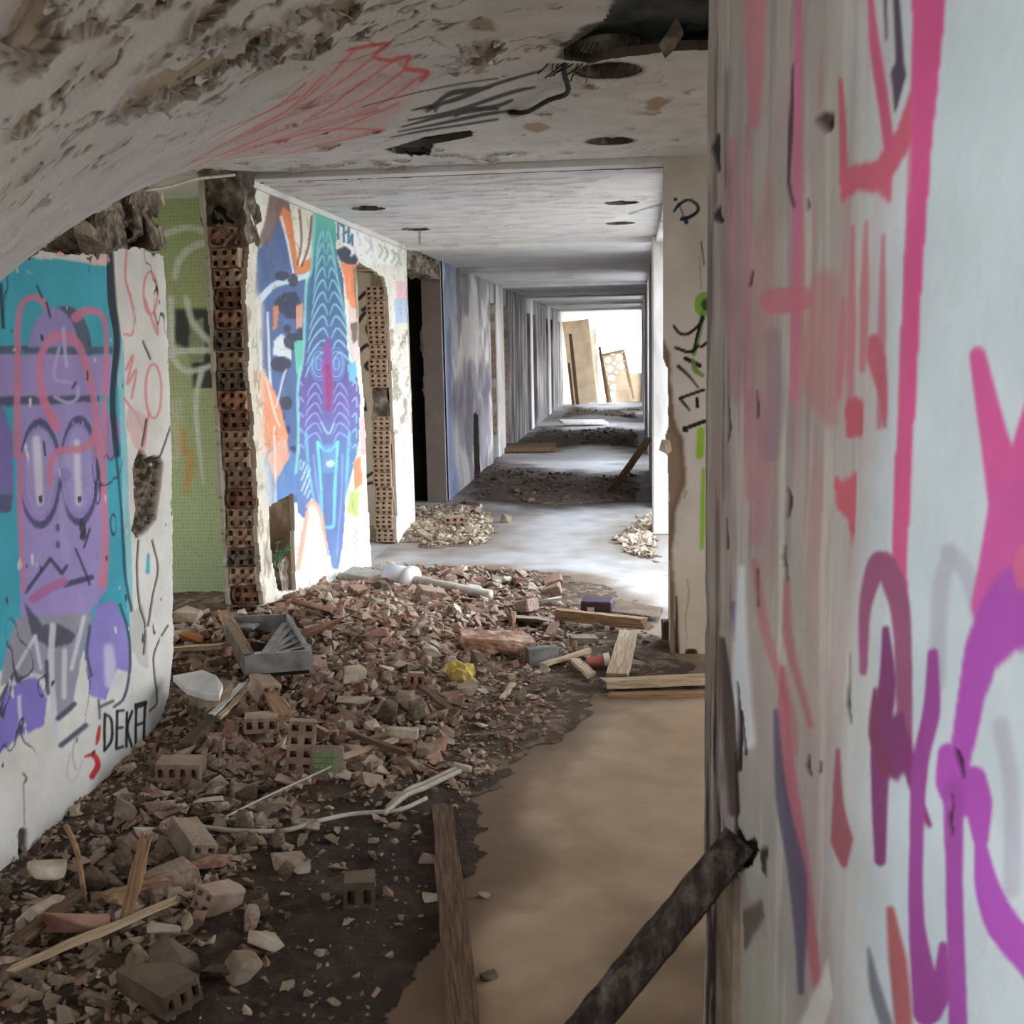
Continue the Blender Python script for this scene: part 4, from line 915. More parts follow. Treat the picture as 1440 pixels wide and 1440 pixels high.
cv.poly([(452, 625), (472, 625), (470, 665), (455, 665)], (112, 160, 206), .6); cv.ell(465, 652, 6, 5, (206, 226, 236), .8)
cv.stroke([(452, 594), (462, 610), (470, 596)], 2.4, (160, 206, 224), .9)
for k in range(9): cv.stroke([(424+(k % 3)*4, 660+k*5), (428+(k % 3)*4, 650+k*5)], 2.2, (196, 222, 232), .8)
# feet of the mural: white wedge and orange edges
cv.poly([(440, 720), (447, 718), (458, 770), (464, 800), (424, 806), (428, 770)], (232, 228, 222), 1, warp=.006); cv.stroke([(432, 712), (440, 706), (450, 722), (460, 770)], [5, 6, 6, 3], (226, 166, 142), .95)
cv.stroke([(420, 800), (424, 770), (432, 720)], [6, 6, 5], (224, 160, 138), .9)
cv.poly([(486, 700), (500, 640), (506, 660), (512, 760), (510, 806), (482, 806)], (232, 228, 222), 1, warp=.006)
cv.poly([(496, 650), (506, 640), (510, 680), (498, 690)], (226, 128, 86), .9, smooth=3); cv.poly([(492, 690), (506, 690), (504, 730), (488, 720)], (166, 186, 96), .85, smooth=3)
for k in range(5): cv.stroke([(492+k*3, 736+k*12), (498, 744+k*12), (504, 732+k*12)], 2, (150, 150, 160), .7)
# right margin: white top, orange clump, blue letters
cv.poly([(474, 308), (540, 335), (560, 348), (560, 372), (520, 372), (486, 350), (476, 330)], (234, 234, 230), 1)
for p in ([(476, 308), (476, 336)], [(476, 310), (482, 318)], [(484, 314), (484, 340)], [(484, 328), (489, 326)], [(491, 318), (491, 342), (496, 330), (496, 345)]): cv.stroke(p, 3.2, (66, 116, 150), .95, 1.5)
for p in ([(514, 334), (522, 346), (516, 356)], [(520, 332), (524, 352)]): cv.stroke(p, 2.5, (196, 180, 206), .8)
cv.poly([(472, 352), (486, 346), (494, 352), (492, 362), (500, 358), (504, 366), (500, 374), (488, 372), (478, 366)], (70, 74, 92), 1, warp=.006)
cv.poly([(478, 366), (490, 372), (502, 372), (508, 392), (506, 430), (496, 438), (488, 420), (484, 390)], (228, 140, 100), 1, warp=.006)
cv.poly([(490, 430), (506, 440), (508, 500), (498, 512), (490, 480)], (214, 190, 196), .9, warp=.006); cv.poly([(492, 455), (504, 452), (502, 478), (496, 484)], (110, 100, 88), .95)
cv.poly([(488, 512), (500, 508), (500, 540), (490, 535)], (112, 180, 206), .9); cv.poly([(506, 590), (516, 586), (514, 640), (506, 640)], (222, 166, 170), .85)
for k, px0 in enumerate((534, 542, 552, 558)):
    cv.stroke([(px0, 344+k*4), (px0+4, 352+k*4), (px0-1, 362+k*4)], 2.2, (160, 166, 146), .85)
cv.poly([(556, 395), (574, 395), (576, 420), (558, 420)], (224, 178, 190), .85, warp=.006); cv.poly([(554, 420), (576, 420), (578, 452), (556, 456)], (170, 190, 220), .9, warp=.006)
col_ = (U > cv.uv(546, 560)[0]) & (V > .9) & (V < 1.75)
cv.tint(col_*sstep(.5, .56, fbm(U*7, V*9, 77, 3))*.8, (150, 142, 126)); cv.tint(col_*(np.abs(fbm(U*6, V*11, 79, 3)-.5) < .025)*.8, (236, 232, 224))
cv.tint(((U > cv.uv(546, 560)[0]) & (V < .9))*sstep(.5, .7, fbm(U*6, V*6, 33))*.35, (206, 180, 184))
# dirt, worn plaster near the broken end
ne = 1 - sstep(5.55, 5.78, U + (fbm(V*5, U*3, 21)-.5)*.25)
cv.tint(ne*.95, (214, 208, 194)); cv.tint(ne*sstep(.52, .66, fbm(U*16, V*9, 31, 4))*.7, (150, 132, 110))
crk = (1-sstep(.003, .012, np.abs(fbm(U*4, V*4, 43, 4)-.5)))
cv.tint(crk*.4, (130, 118, 108))
# cut-outs: doorway, broken foot, ragged near end
d0, d1 = cv.uv(514, 560)[0], cv.uv(551, 560)[0]
DOOR = (d0, d1); zt = cv.uv(528, 376)[1]
cv.cut([(d0, -.1), (d0-.05, .6), (d0-.03, 1.2), (d0-.12, 1.6), (d0-.2, zt-.06), (d0, zt), (d1-.15, zt-.06), (d1, zt-.2), (d1, 1.2), (d1+.03, .6), (d1, -.1)], uv=True, warp=.025, seed=13)
cv.cut([(378, 712), (412, 694), (414, 760), (416, 830), (392, 830), (384, 790), (380, 760)], warp=.006, seed=15)
nq = np.interp(cv.vs, [0, .5, 1, 1.6, 2.0, 2.3, 2.5], [5.5, 5.46, 5.49, 5.46, 5.5, 5.62, 5.5])
cv.M &= U > nq[None, :] + (fbm(V*12, U*0, 25, 3)-.5)*.06
fq = np.interp(cv.vs, [0, .8, 1.0, 1.05, 1.6, 2.5], [9.56, 9.55, 9.5, 9.56, 9.52, 9.56])
cv.M &= U < fq[None, :] + (fbm(V*12, U*0, 27, 3)-.5)*.03
cv.H += (fbm(U*2.5, V*2.5, 3, 3)-.5)*.014 + (fbm(U*20, V*20, 5, 2)-.5)*.003 - crk*.003
mural = structure(link('wall_left_mural', cv.mesh('wall_left_mural', .025, (190, 180, 164)), VC), 'wall with a tall teal and violet mural')
HY0, HY1 = cv.uv(384, 760)[0]-.05, cv.uv(413, 760)[0]+.02
link('wall_core', boxes('wall_core', [(XL-.17, XL-.02, HY0-.02, DOOR[0]-.02, .95, 2.48), (XL-.17, XL-.02, HY1, DOOR[0]-.02, 0, .95), (XL-.17, XL-.02, DOOR[0]-.02, DOOR[1]+.1, zt-.02, 2.48), (XL-.17, XL-.02, DOOR[1]+.13, 9.5, 0, 2.48)]), M_BROWNW, mural)
structure(link('trim_1', boxes('trim', [(XL, XL+.025, 5.6, 9.55, 2.425, 2.46)], .004), M_CEIL), 'white strip where mural wall meets ceiling')
# hollow bricks in the broken wall end
HB = [hollow_brick_mesh('brick', .145, .2, .098, 3, 2, s, .016, .05) for s in range(5)]
for i, me in enumerate(HB): me.materials.append([M_BRICK, M_BRICKP, M_TERRA, M_BRICKP, M_ROUGHC][i])
for k in range(21):
    z = .18 + k*.102
    if z > 2.12: break
    o = link('brick', HB[random.randrange(5)], None, mural, (XL-.095+random.uniform(-.008, .008), 5.47+random.uniform(-.02, .03), z), (random.uniform(-.03, .03), 0, random.uniform(-.06, .06)))
HB2 = [hollow_brick_mesh('brick', .15, .16, .112, 3, 3, s+40, .003, .04) for s in range(3)]
for me in HB2: me.materials.append(M_BRICKP)
for k in range(19):
    z = .02 + k*.115
    if z > zt-.15: break
    if 9 <= k <= 10: continue
    link('brick', HB2[k % 3], None, mural, (XL-.10+random.uniform(-.006, .006), DOOR[1]-.005+random.uniform(-.01, .015), z), (0, 0, random.uniform(-.04, .04)))
link('brick_fill', rough_block('brick_fill', (.13, .12, .26), .02, .02, 3), M_ROUGHC, mural, (XL-.1, DOOR[1]+.06, .02+9.9*.115))
# lumpy head of the broken end, back plaster sheet
link('wall_head', rough_block('wall_head', (.2, .22, .36), .035, .018, 8), M_ROUGHC, mural, (XL-.09, 5.58, 2.32))
link('wall_head', rough_block('wall_head', (.12, .18, .2), .03, .018, 9), M_BLACK, mural, (XL-.07, 5.57, 2.24))  # black lump painted dark in place of a shaded void
link('wall_foot', rough_block('wall_foot', (.15, .2, .24), .02, .02, 10), M_ROUGHC, mural, (XL-.09, 5.62, .1))
cb = Canvas((XL-.175, 0, 0), (0, 1, 0), (0, 0, 1), (1, 0, 0), rng(5.42, 5.9, .012), rng(.1, 2.45, .012), (206, 200, 184))
cb.M &= cb.U > 5.45 + (fbm(cb.V*10, cb.U*0, 5, 3)-.5)*.06
link('back_plaster', cb.mesh('back_plaster', .02), VC, mural)
lo = link('rubble_lump', rough_block('rubble_lump', (.1, .12, .22), .03, .02, 12), M_ROUGHC, mural, Vector(on(386, 815, 0, XL-.06)))
# beige room through the doorway
cv = Canvas((0, 9.62, 0), (1, 0, 0), (0, 0, 1), (0, -1, 0), rng(-3.6, XL-.02, .012), rng(0, 2.48, .012), (206, 194, 172))
for p, w_ in (([(503, 420), (515, 410), (520, 425), (508, 436)], 5), ([(500, 455), (512, 440), (524, 445), (514, 462), (524, 480)], 5), ([(502, 495), (516, 485), (526, 500), (512, 515), (528, 525)], 5), ([(508, 560), (512, 576)], 5), ([(514, 670), (526, 664), (530, 676), (516, 680)], 4)):
    cv.stroke([(a+2, b) for a, b in p], w_, (40, 34, 30), .95, 2)
structure(link('wall_beige_room', cv.mesh('wall_beige_room', .02), VC), 'beige room wall with black scrawl beyond the doorway')
structure(link('wall_room_cross', boxes('wrc', [(-5.0, XL-.17, 9.64, 9.76, 0, 2.5)]), M_BEIGE), 'cross wall behind the mural room')

# dark opening and the sooty wall runs beyond
cvj = Canvas((0, 11.22, 0), (1, 0, 0), (0, 0, 1), (0, -1, 0), rng(XL-.25, XL, .012), rng(0, 2.47, .014), (176, 156, 134))
bare = sstep(-.02, .05, cvj.U - (XL-.10) + (fbm(cvj.V*3, cvj.U*2, 9, 4)-.5)*.3)
cvj.tint(bare*.9, (116, 92, 74)); cvj.H -= bare*.015; cvj.tint(sstep(.55, .7, fbm(cvj.U*8, cvj.V*8, 6))*.5, (80, 64, 52))
cvj.M &= cvj.U > XL-.2 + (fbm(cvj.V*5, cvj.U*0, 15, 3)-.5)*.1
structure(link('wall_left_jamb', cvj.mesh('wall_left_jamb', .1, (110, 90, 74)), VC), 'crumbling brown door jamb beyond the mural')
structure(link('beam', rough_block('lintel', (.2, 1.7, .16), .04, .03, 31), M_ROUGHC, None, (XL-.12, 10.4, 2.37)), 'broken lintel over the dark opening')
cv = Canvas((XL, 0, 0), (0, 1, 0), (0, 0, 1), (1, 0, 0), rng(11.2, 15.05, .03), rng(0, 2.47, .014), (196, 190, 188))
U, V = cv.U, cv.V
cv.tint(sstep(.42, .62, fbm(U*1.2, V*1.6, 101, 4))*.7, (128, 120, 130)); cv.tint(sstep(12.3, 11.4, U + (fbm(U*2, V*2, 5)-.5)*1.0)*.75, (104, 124, 164))
cv.tint(np.exp(-((V-1.0)/.3)**2)*sstep(.35, .6, fbm(U*2, V*2, 105))*.8, (104, 92, 108)); cv.tint(sstep(.5, .7, fbm(U*3, V*1.8, 109, 4))*.6, (92, 90, 100))
cv.tint(sstep(.56, .68, fbm(U*2.5+9, V*2.2, 113, 4))*sstep(1.0, 1.6, V)*.8, (222, 214, 200)); cv.tint(sstep(11.5, 11.25, U)*.8, (206, 206, 212))
cv.cut([(13.2, -.1), (13.7, -.1), (13.65, .75), (13.25, .8)], uv=True, warp=.03)
structure(link('wall_left_sooty', cv.mesh('wall_left_sooty', .2, (120, 108, 100)), VC), 'blue and grey sprayed wall run beyond the dark opening')
runs = [(15.75, 16.6, M_WALLW), (17.3, 20.2, M_WALLG), (20.9, 21.4, M_WALLW), (22.2, 24.6, M_WALLG), (25.2, 25.9, M_WALLW), (26.6, 28.6, M_WALLG), (29.2, YEND, M_WALLW)]
for a, b, m in runs:
    structure(link('wall_left_run', boxes('wlrun', [(XL-.2, XL, a, b, 0, 2.46)], .01), m), 'stained wall run between doorways down the corridor')
ends = [15.05] + [q for r_ in runs for q in r_[:2]]
for a, b in zip(ends[0::2], ends[1::2]):
    structure(link('beam', boxes('beam', [(XL-.2, XL-.005, a, b, 2.18, 2.46)], .01), M_WALLG), 'lintel over a far doorway')
for k, y in enumerate((15.75, 17.3)):
    for q in range(20):
        if random.random() < .35: continue
        link('brick', HB2[q % 3], None, bpy.data.objects['wall_left_run' if k == 0 else 'wall_left_run.001'], (XL-.1, y-.01, .1+q*.115))
structure(link('wall_back_rooms', boxes('wbr', [(-3.9, -3.8, 9.76, YEND, 0, 2.5)]), M_BLACK), 'back wall of the far rooms, coloured black to look dim')  # black colour keeps the depths of the far rooms dark
structure(link('wall_room_cross', boxes('wrc', [(-3.9, XL-.2, 11.36, 11.48, 0, 2.5)]), M_BLACK), 'wall inside the dark opening, coloured black for its shade')  # black here stands in for the shade of an unlit room
for y in (15.2, 17.2, 20.3, 22.3, 24.8, 27): structure(link('wall_room_cross', boxes('wrc', [(-3.9, XL-.2, y, y+.1, 0, 2.5)]), M_BROWNW), 'cross wall of a far room')
structure(link('ceiling_far_rooms', boxes('cfr', [(-3.9, XL-.02, 9.5, YEND, 2.47, 2.57)]), M_CEIL), 'ceiling of the far rooms')

# ================================================================== LOOSE GROUND
def poly_sd(X, Y, Q):
    """signed distance (inside positive) to a polygon, in metres"""
    d = np.full(X.shape, 1e9); ins = np.zeros(X.shape, bool); n = len(Q); j = n-1
    for i in range(n):
        (x1, y1), (x2, y2) = Q[i], Q[j]
        dx, dy = x2-x1, y2-y1; L = dx*dx+dy*dy+1e-12
        t = np.clip(((X-x1)*dx+(Y-y1)*dy)/L, 0, 1); d = np.minimum(d, np.hypot(X-x1-t*dx, Y-y1-t*dy))
        if y1 != y2: ins ^= ((y1 > Y) != (y2 > Y)) & (X < (x2-x1)*(Y-y1)/(y2-y1)+x1)
        j = i
    return np.where(ins, d, -d)
def gp(l): return [tuple(G(*p)[:2]) for p in l]
M1 = gp([(590, 1470), (612, 1410), (640, 1330), (668, 1285), (712, 1240), (722, 1205), (700, 1140), (735, 1095), (775, 1062), (812, 1035), (845, 1000), (870, 985), (990, 980), (1010, 935), (945, 900), (925, 862), (880, 835), (820, 812), (760, 803), (690, 800), (610, 797), (530, 802)]) + [(-1.95, 7.6), (-2.6, 6.4), (-3.6, 6.3), (-3.6, 3.0), (-2.6, 1.6), (-.6, 1.9)]
M2 = gp([(520, 785), (560, 778), (640, 776), (720, 770), (735, 745), (722, 722), (690, 706), (640, 700)]) + [(-1.95, 11.2), (-2.7, 11.0), (-2.7, 8.8), (-1.95, 8.6)]
M3 = gp([(826, 768), (850, 782), (900, 796), (945, 806), (960, 760), (960, 722), (890, 722), (850, 738)])
M4 = gp([(640, 705), (700, 712), (780, 716), (860, 712), (925, 708), (925, 655), (850, 668), (780, 662), (705, 652), (690, 645), (640, 660)])
M5 = gp([(715, 630), (760, 637), (830, 626), (912, 634), (912, 605), (860, 600), (800, 606), (760, 600), (740, 610)])
M6 = gp([(775, 590), (830, 584), (908, 592), (908, 572), (850, 578), (800, 570)])
M7 = gp([(866, 1470), (900, 1420), (960, 1395), (1010, 1400), (1010, 1470)])
def interp_h(Y): return np.interp(Y, [1.5, 2.4, 3.0, 3.6, 4.25, 4.9, 5.4, 5.9, 6.6, 7.3, 7.9], [.02, .02, .015, .03, .09, .22, .27, .22, .12, .05, .02])
def height(X, Y, detail=True):
    X = np.asarray(X, float); Y = np.asarray(Y, float)
    n = fbm(X*3.5, Y*3.5, 201, 4)-.5; n2 = fbm(X*14, Y*14, 207, 3)-.5
    e = (fbm(X*6, Y*6, 211, 3)-.5)*.22
    d1 = poly_sd(X, Y, M1) + e
    s1 = sstep(-.02, .22, d1)
    left = sstep(-.35, -1.75, X)
    h = s1*(.012 + .95*interp_h(Y)*left + .05*np.clip(n, -.3, 1)*sstep(.1, .5, d1))
    h = h + s1*.02*n2*(.5+left)
    for Q, hh in ((M2, .05), (M3, .045), (M4, .035), (M5, .04), (M6, .06), (M7, .012)):
        d = poly_sd(X, Y, Q) + e; s = sstep(-.03, .45, d); h = np.maximum(h, s*(.008 + hh*(.35+1.3*np.clip(n+.35, 0, 1))*sstep(.05, .9, d)) + s*.015*n2)
    h = np.where(h < .004, -.03, h)
    return h
# worn floor surface with its dust
cv = Canvas((0, 0, .002), (1, 0, 0), (0, 1, 0), (0, 0, 1), rng(-2.0, 1.25, .025), np.concatenate([rng(1.0, 8, .02), rng(8.04, 31.2, .045)]), (190, 164, 137))
U, V = cv.U, cv.V; nA = fbm(U*1.3, V*1.3, 301, 5); nB = fbm(U*6, V*6, 305, 4)
cv.tint(sstep(.4, .7, nA)*.4, (172, 145, 117)); cv.tint(sstep(.55, .75, nB)*.25, (186, 160, 134))
cv.tint(sstep(5.6, 7.2, V + (nA-.5)*1.6), (184, 178, 177)); cv.tint(sstep(7, 8, V)*sstep(.45, .7, fbm(U*.9, V*1.1, 311, 5))*.6, (162, 155, 152))
e_ = (fbm(U*4, V*4, 315, 4)-.5)
d1 = poly_sd(U, V, M1) + e_*.25; cv.tint(sstep(-.16, .05, d1)*.75, (104, 82, 64)); cv.tint(sstep(-.5, .0, d1)*.3*sstep(.4, .6, nB), (128, 100, 76))
for Q, c_, a_ in ((M4, (76, 62, 58), .92), (M5, (70, 58, 54), .92), (M6, (62, 52, 50), .95), (M2, (134, 118, 106), .8), (M3, (140, 126, 112), .8), (M7, (86, 66, 50), .8)):
    d = poly_sd(U, V, Q) + e_*.7; cv.tint(sstep(-.35, .25, d)*a_, c_)
cv.tint(sstep(17.0, 15.6, V)*sstep(14.9, 15.5, V)*.6, (128, 118, 114)); cv.tint(sstep(22.5, 23.5, V + e_)*sstep(28, 26, V)*.6, (110, 100, 96))
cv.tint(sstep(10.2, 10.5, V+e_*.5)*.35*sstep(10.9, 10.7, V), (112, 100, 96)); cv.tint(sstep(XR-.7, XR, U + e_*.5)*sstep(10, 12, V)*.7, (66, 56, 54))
cv.tint(sstep(2.9, 1.9, V)*.35, (140, 112, 86))  # near floor painted darker and browner for its dimmer light
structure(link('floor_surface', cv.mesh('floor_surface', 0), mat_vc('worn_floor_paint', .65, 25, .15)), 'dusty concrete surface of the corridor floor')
def soil_patch(name, x0, x1, y0, y1, st, label):
    cv = Canvas((0, 0, 0), (1, 0, 0), (0, 1, 0), (0, 0, 1), rng(x0, x1, st), rng(y0, y1, st), (92, 74, 60))
    U, V = cv.U, cv.V; cv.H = height(U, V)
    cv.M = cv.H > -.02
    n = fbm(U*5, V*5, 221, 4); n2 = fbm(U*26, V*26, 225, 3)
    cv.tint(sstep(.35, .65, n)*(.55+.45*sstep(4.4, 3.4, V)), (68, 54, 45)); cv.tint(sstep(.52, .66, n2)*.7, (150, 126, 106))  # soil tint strengthened toward the viewer to dim the foreground
    cv.tint(sstep(-1.35, -1.0, U + (n-.5)*.5)*sstep(3.9, 3.5, V)*.7, (58, 46, 39))
    red = np.exp(-((U+1.2)/.7)**2 - ((V-5.4)/.8)**2); cv.tint(red*.6, (142, 112, 94))
    cv.tint(sstep(8, 9, V)*sstep(11.2, 10.4, V)*.55, (170, 156, 144))
    cv.tint(sstep(10.6, 11.4, V)*.5, (84, 70, 66))
    o = link(name, cv.mesh(name, 0), VCS); setp(o, label, 'dirt', None, 'stuff'); return o
soil_patch('dirt', -2.9, .3, 1.6, 8.3, .0115, 'dark brown soil and dust under the rubble heap')
soil_patch('dirt', -2.7, .45, 8.3, 31, .045, 'grey dust and dirt along the far corridor floor')
def gz(x, y): return max(0.0, float(height(np.array([x]), np.array([y]))[0]))

# ------------------------------------------------------------------ rubble
PROT = {}
def proto(kind, i):
    key = (kind, i)
    if key in PROT: return PROT[key]
    s = 500 + i*17 + len(kind)
    r = random.Random(s)
    if kind == 'rock': me = hull('rubble_chunk', (1, r.uniform(.7, .95), r.uniform(.5, .75)), 15, s)
    elif kind == 'slab': me = hull('rubble_chunk', (1, r.uniform(.6, .9), r.uniform(.16, .26)), 12, s, .35)
    elif kind == 'shard': me = hull('rubble_chunk', (1, r.uniform(.35, .5), r.uniform(.22, .34)), 12, s, .5)
    elif kind == 'block': me = hull('rubble_chunk', (1, r.uniform(.5, .62), r.uniform(.36, .5)), 22, s, .75)
    PROT[key] = me; return me
MATKEY = {'terracotta': M_TERRA, 'dusty brick': M_TERRA2, 'pale plaster': M_PLASTER, 'grey concrete': M_CONC, 'dark brown': M_DARKSTONE}
MESHMAT = {}
def mesh_for(kind, i, mk):
    k = (kind, i, mk)
    if k not in MESHMAT:
        me = proto(kind, i).copy(); me.materials.clear(); me.materials.append(MATKEY[mk]); me.name = 'rubble_chunk'; MESHMAT[k] = me
    return MESHMAT[k]
NOUN = {'rock': 'lump', 'slab': 'flat piece', 'shard': 'shard', 'block': 'broken block'}
BUSY = []; CHUNKS = []
def chunk(x, y, s, kind, mk, zone, rot=None, dz=None, label=None, unique=False):
    me = mesh_for(kind, random.randrange(6), mk)
    o = bpy.data.objects.new('rubble_chunk', me); COL.objects.link(o)
    o.scale = (s, s*random.uniform(.85, 1.1), s*random.uniform(.85, 1.15))
    flat = {'rock': .28, 'slab': .10, 'shard': .12, 'block': .2}[kind]
    o.location = (x, y, gz(x, y) + s*(flat if dz is None else dz))
    tilt = .45 if kind != 'rock' else 3
    o.rotation_euler = rot or (random.uniform(-tilt, tilt), random.uniform(-tilt, tilt), random.uniform(0, 6.28))
    setp(o, label, 'rubble', None if unique else f'rubble pieces {zone}')
    CHUNKS.append((o, s, kind, mk, zone)); return o
# zones: (label, x0,x1,y0,y1, count, size range, material weights)
ZONES = [
 ('at the foot of the purple painted slab', -1.93, -1.0, 2.3, 3.7, 74, (.07, .19), {'terracotta': 1.4, 'dusty brick': 2.6, 'pale plaster': 1.0, 'grey concrete': 2.4, 'dark brown': 5}),  # weighted to dark brown so the foreground looks dimmer
 ('heaped before the green tiled room', -2.4, -.85, 3.7, 5.0, 92, (.06, .17), {'terracotta': 3, 'dusty brick': 4, 'pale plaster': 2.6, 'grey concrete': 2, 'dark brown': 1.2}),
 ('heaped before the mural wall', -1.9, -.35, 5.0, 7.2, 84, (.06, .19), {'terracotta': 5, 'dusty brick': 4, 'pale plaster': 2, 'grey concrete': 1, 'dark brown': .7}),
 ('by the planks and cream pillar', -.6, .12, 4.7, 6.2, 22, (.05, .12), {'terracotta': 2, 'dusty brick': 3, 'pale plaster': 2, 'grey concrete': 2, 'dark brown': 1}),
 ('on the floor past the mural doorway', -1.9, -1.0, 8.3, 10.8, 14, (.08, .18), {'dusty brick': 2, 'pale plaster': 4, 'grey concrete': 3}),
]
for px_, py_, r_ in ((276, 962, .34), (260, 955, .3), (372, 893, .5), (340, 900, .3), (400, 905, .4), (646, 962, .2), (420, 1092, .2), (458, 1098, .2), (368, 1052, .16), (285, 1228, .22), (355, 960, .2), (385, 1010, .16), (455, 905, .25), (525, 905, .2), (738, 928, .3), (838, 872, .3), (845, 885, .2), (838, 938, .14), (875, 930, .15), (600, 1112, .12), (104, 1322, .18), (58, 1300, .14), (248, 1380, .16), (345, 1370, .12), (565, 1046, .16), (500, 1000, .18), (498, 965, .14), (570, 1005, .12)):
    p_ = G(px_, py_, .12); BUSY.append((p_.x, p_.y, r_))
for zone, x0, x1, y0, y1, cnt, (s0, s1), mw in ZONES:
    k = 0; tries = 0
    while k < cnt and tries < 4000:
        tries += 1
        x = random.uniform(x0, x1); y = random.uniform(y0, y1)
        if gz(x, y) < .012: continue
        if -1.99 > x and not (4.65 < y < 5.35): continue
        if random.random() > .35 + .65*min(1, max(0, (-x-.3)/1.2)) and y < 7: continue
        s = s0 + (s1-s0)*random.random()**1.9
        if x < -1.72 and y < 4.6: s = min(s, .075)
        if x - s*.5 < -1.95 and not (4.6 < y < 5.4): continue
        if any((x-a)**2+(y-b)**2 < (.36*(s+c))**2 for a, b, c in BUSY): continue
        BUSY.append((x, y, s))
        mk = random.choices(list(mw), list(mw.values()))[0]
        kind = random.choices(['rock', 'slab', 'shard', 'block'], [3, 4, 2.5, 2.5] if mk in ('terracotta', 'dusty brick', 'pale plaster') else [5, 2, 1.5, 1])[0]
        chunk(x, y, s, kind, mk, zone); k += 1
# the fine rubble that nobody could count
def gravel(name, mat, n, regions, smin, smax, label, seed):
    r = np.random.default_rng(seed); base = []
    for i in range(8):
        bm = bmesh.new()
        for _ in range(9):
            bm.verts.new(r.uniform(-.5, .5, 3)*np.array([1, .75, .45]))
        bmesh.ops.convex_hull(bm, input=bm.verts[:])
        bmesh.ops.delete(bm, geom=[v for v in bm.verts if not v.link_faces], context='VERTS')
        bm.verts.index_update(); base.append((np.array([v.co[:] for v in bm.verts]), [tuple(v.index for v in f.verts) for f in bm.faces])); bm.free()
    VS, FS = [], []; k = 0
    for (x0, x1, y0, y1, share) in regions:
        m = int(n*share); X = r.uniform(x0, x1, m*5); Y = r.uniform(y0, y1, m*5); H = height(X, Y)
        ok = np.where((H > .008) & ((X > -1.99) | ((Y > 4.6) & (Y < 5.4)) | (Y > 9.6)))[0]
        lf = np.clip(.3 + .7*(-X-.2)/1.2, .22, 1)
        lf = lf*np.where((X > -1.2 + .25*(Y-2.4)*0) & (Y < 3.7), .36, 1)
        lf = lf*np.where((Y > 6.5) & (Y < 8), .4, 1)
        ok = ok[r.random(len(ok)) < np.where(Y[ok] < 8, lf[ok], 1)][:m]
        for i in ok:
            s = smin + (smax-smin)*r.random()**2.4
            if X[i] > -.75 and Y[i] < 7.5: s *= .6
            elif X[i] > -1.2 and Y[i] < 3.7: s *= .65
            if X[i] < -1.75 and Y[i] < 4.6: s *= .55
            v, f = base[r.integers(8)]
            e = Euler(r.uniform(-1, 1, 3)*np.array([.6, .6, 3.14])).to_matrix()
            vv = (v*s*r.uniform(.7, 1.3, 3)) @ np.array(e).T + np.array([X[i], Y[i], H[i]+s*.12])
            VS.append(vv); FS += [tuple(a+k for a in t) for t in f]; k += len(v)
    me = bpy.data.meshes.new(name); me.from_pydata(np.concatenate(VS).tolist(), [], FS)
    o = link(name, me, mat); setp(o, label, 'rubble', None, 'stuff'); return o
NR = [(-2.5, 0.1, 2.2, 3.8, .30), (-2.5, .1, 3.8, 5.3, .38), (-1.95, .15, 5.3, 7.8, .32)]
gravel('rubble', M_TERRA, 2200, [(-2.5, 0.1, 2.2, 3.8, .12), (-2.5, .1, 3.8, 5.3, .38), (-1.95, .15, 5.3, 7.8, .5)], .012, .075, 'small terracotta crumbs strewn through the heap', 1)
gravel('rubble', M_TERRA2, 1500, [(-2.5, -.3, 3.6, 5.3, .5), (-1.95, -.2, 5.3, 7.6, .5)], .05, .13, 'dusty brick bits heaped mid corridor', 11)
gravel('rubble', M_TERRA, 900, [(-2.3, -.5, 3.8, 5.3, .4), (-1.95, -.3, 5.3, 7.4, .6)], .05, .13, 'terracotta bits heaped mid corridor', 12)
gravel('rubble', M_CONC, 700, [(-1.95, -.5, 2.2, 5.3, 1)], .04, .11, 'grey bits heaped beside the painted slab', 13)
gravel('rubble', M_PLASTER, 700, [(-2.3, -.4, 2.6, 5.3, .5), (-1.95, -.3, 5.3, 7.6, .5)], .04, .12, 'pale plaster bits heaped mid corridor', 14)
gravel('rubble', M_TERRA2, 3000, NR, .012, .08, 'small dusty brick crumbs strewn through the heap', 2)
gravel('rubble', M_PLASTER, 1700, [(-2.5, 0.1, 2.2, 3.8, .16), (-2.5, .1, 3.8, 5.3, .42), (-1.95, .15, 5.3, 7.8, .42)], .010, .06, 'small pale plaster crumbs strewn through the heap', 3)
gravel('rubble', M_CONC, 2200, NR, .010, .06, 'small grey crumbs strewn through the heap', 4)
gravel('rubble', M_DARKSTONE, 2600, NR, .008, .05, 'small dark crumbs strewn through the heap', 5)
gravel('rubble', M_PLASTER, 1500, [(-2.2, -.7, 8.2, 10.7, .5), (-.6, .2, 7.6, 10.4, .5)], .02, .10, 'pale broken plaster strewn over the floor past the mural', 6)
gravel('rubble', M_TERRA2, 1600, [(-2.2, -.7, 8.2, 10.7, .55), (-.5, .2, 7.7, 10.4, .45)], .015, .08, 'dusty brick crumbs strewn over the floor past the mural', 17)
gravel('rubble', M_CONC, 2600, [(-2.2, -.7, 8.2, 10.7, .55), (-.5, .2, 7.7, 10.4, .45)], .015, .07, 'grey crumbs strewn over the floor past the mural', 7)
gravel('rubble', M_DARKSTONE, 1200, [(-1.95, .2, 10.8, 16, .35), (-1.95, .2, 16, 30, .35)], .02, .12, 'dark debris strewn along the far corridor', 8)

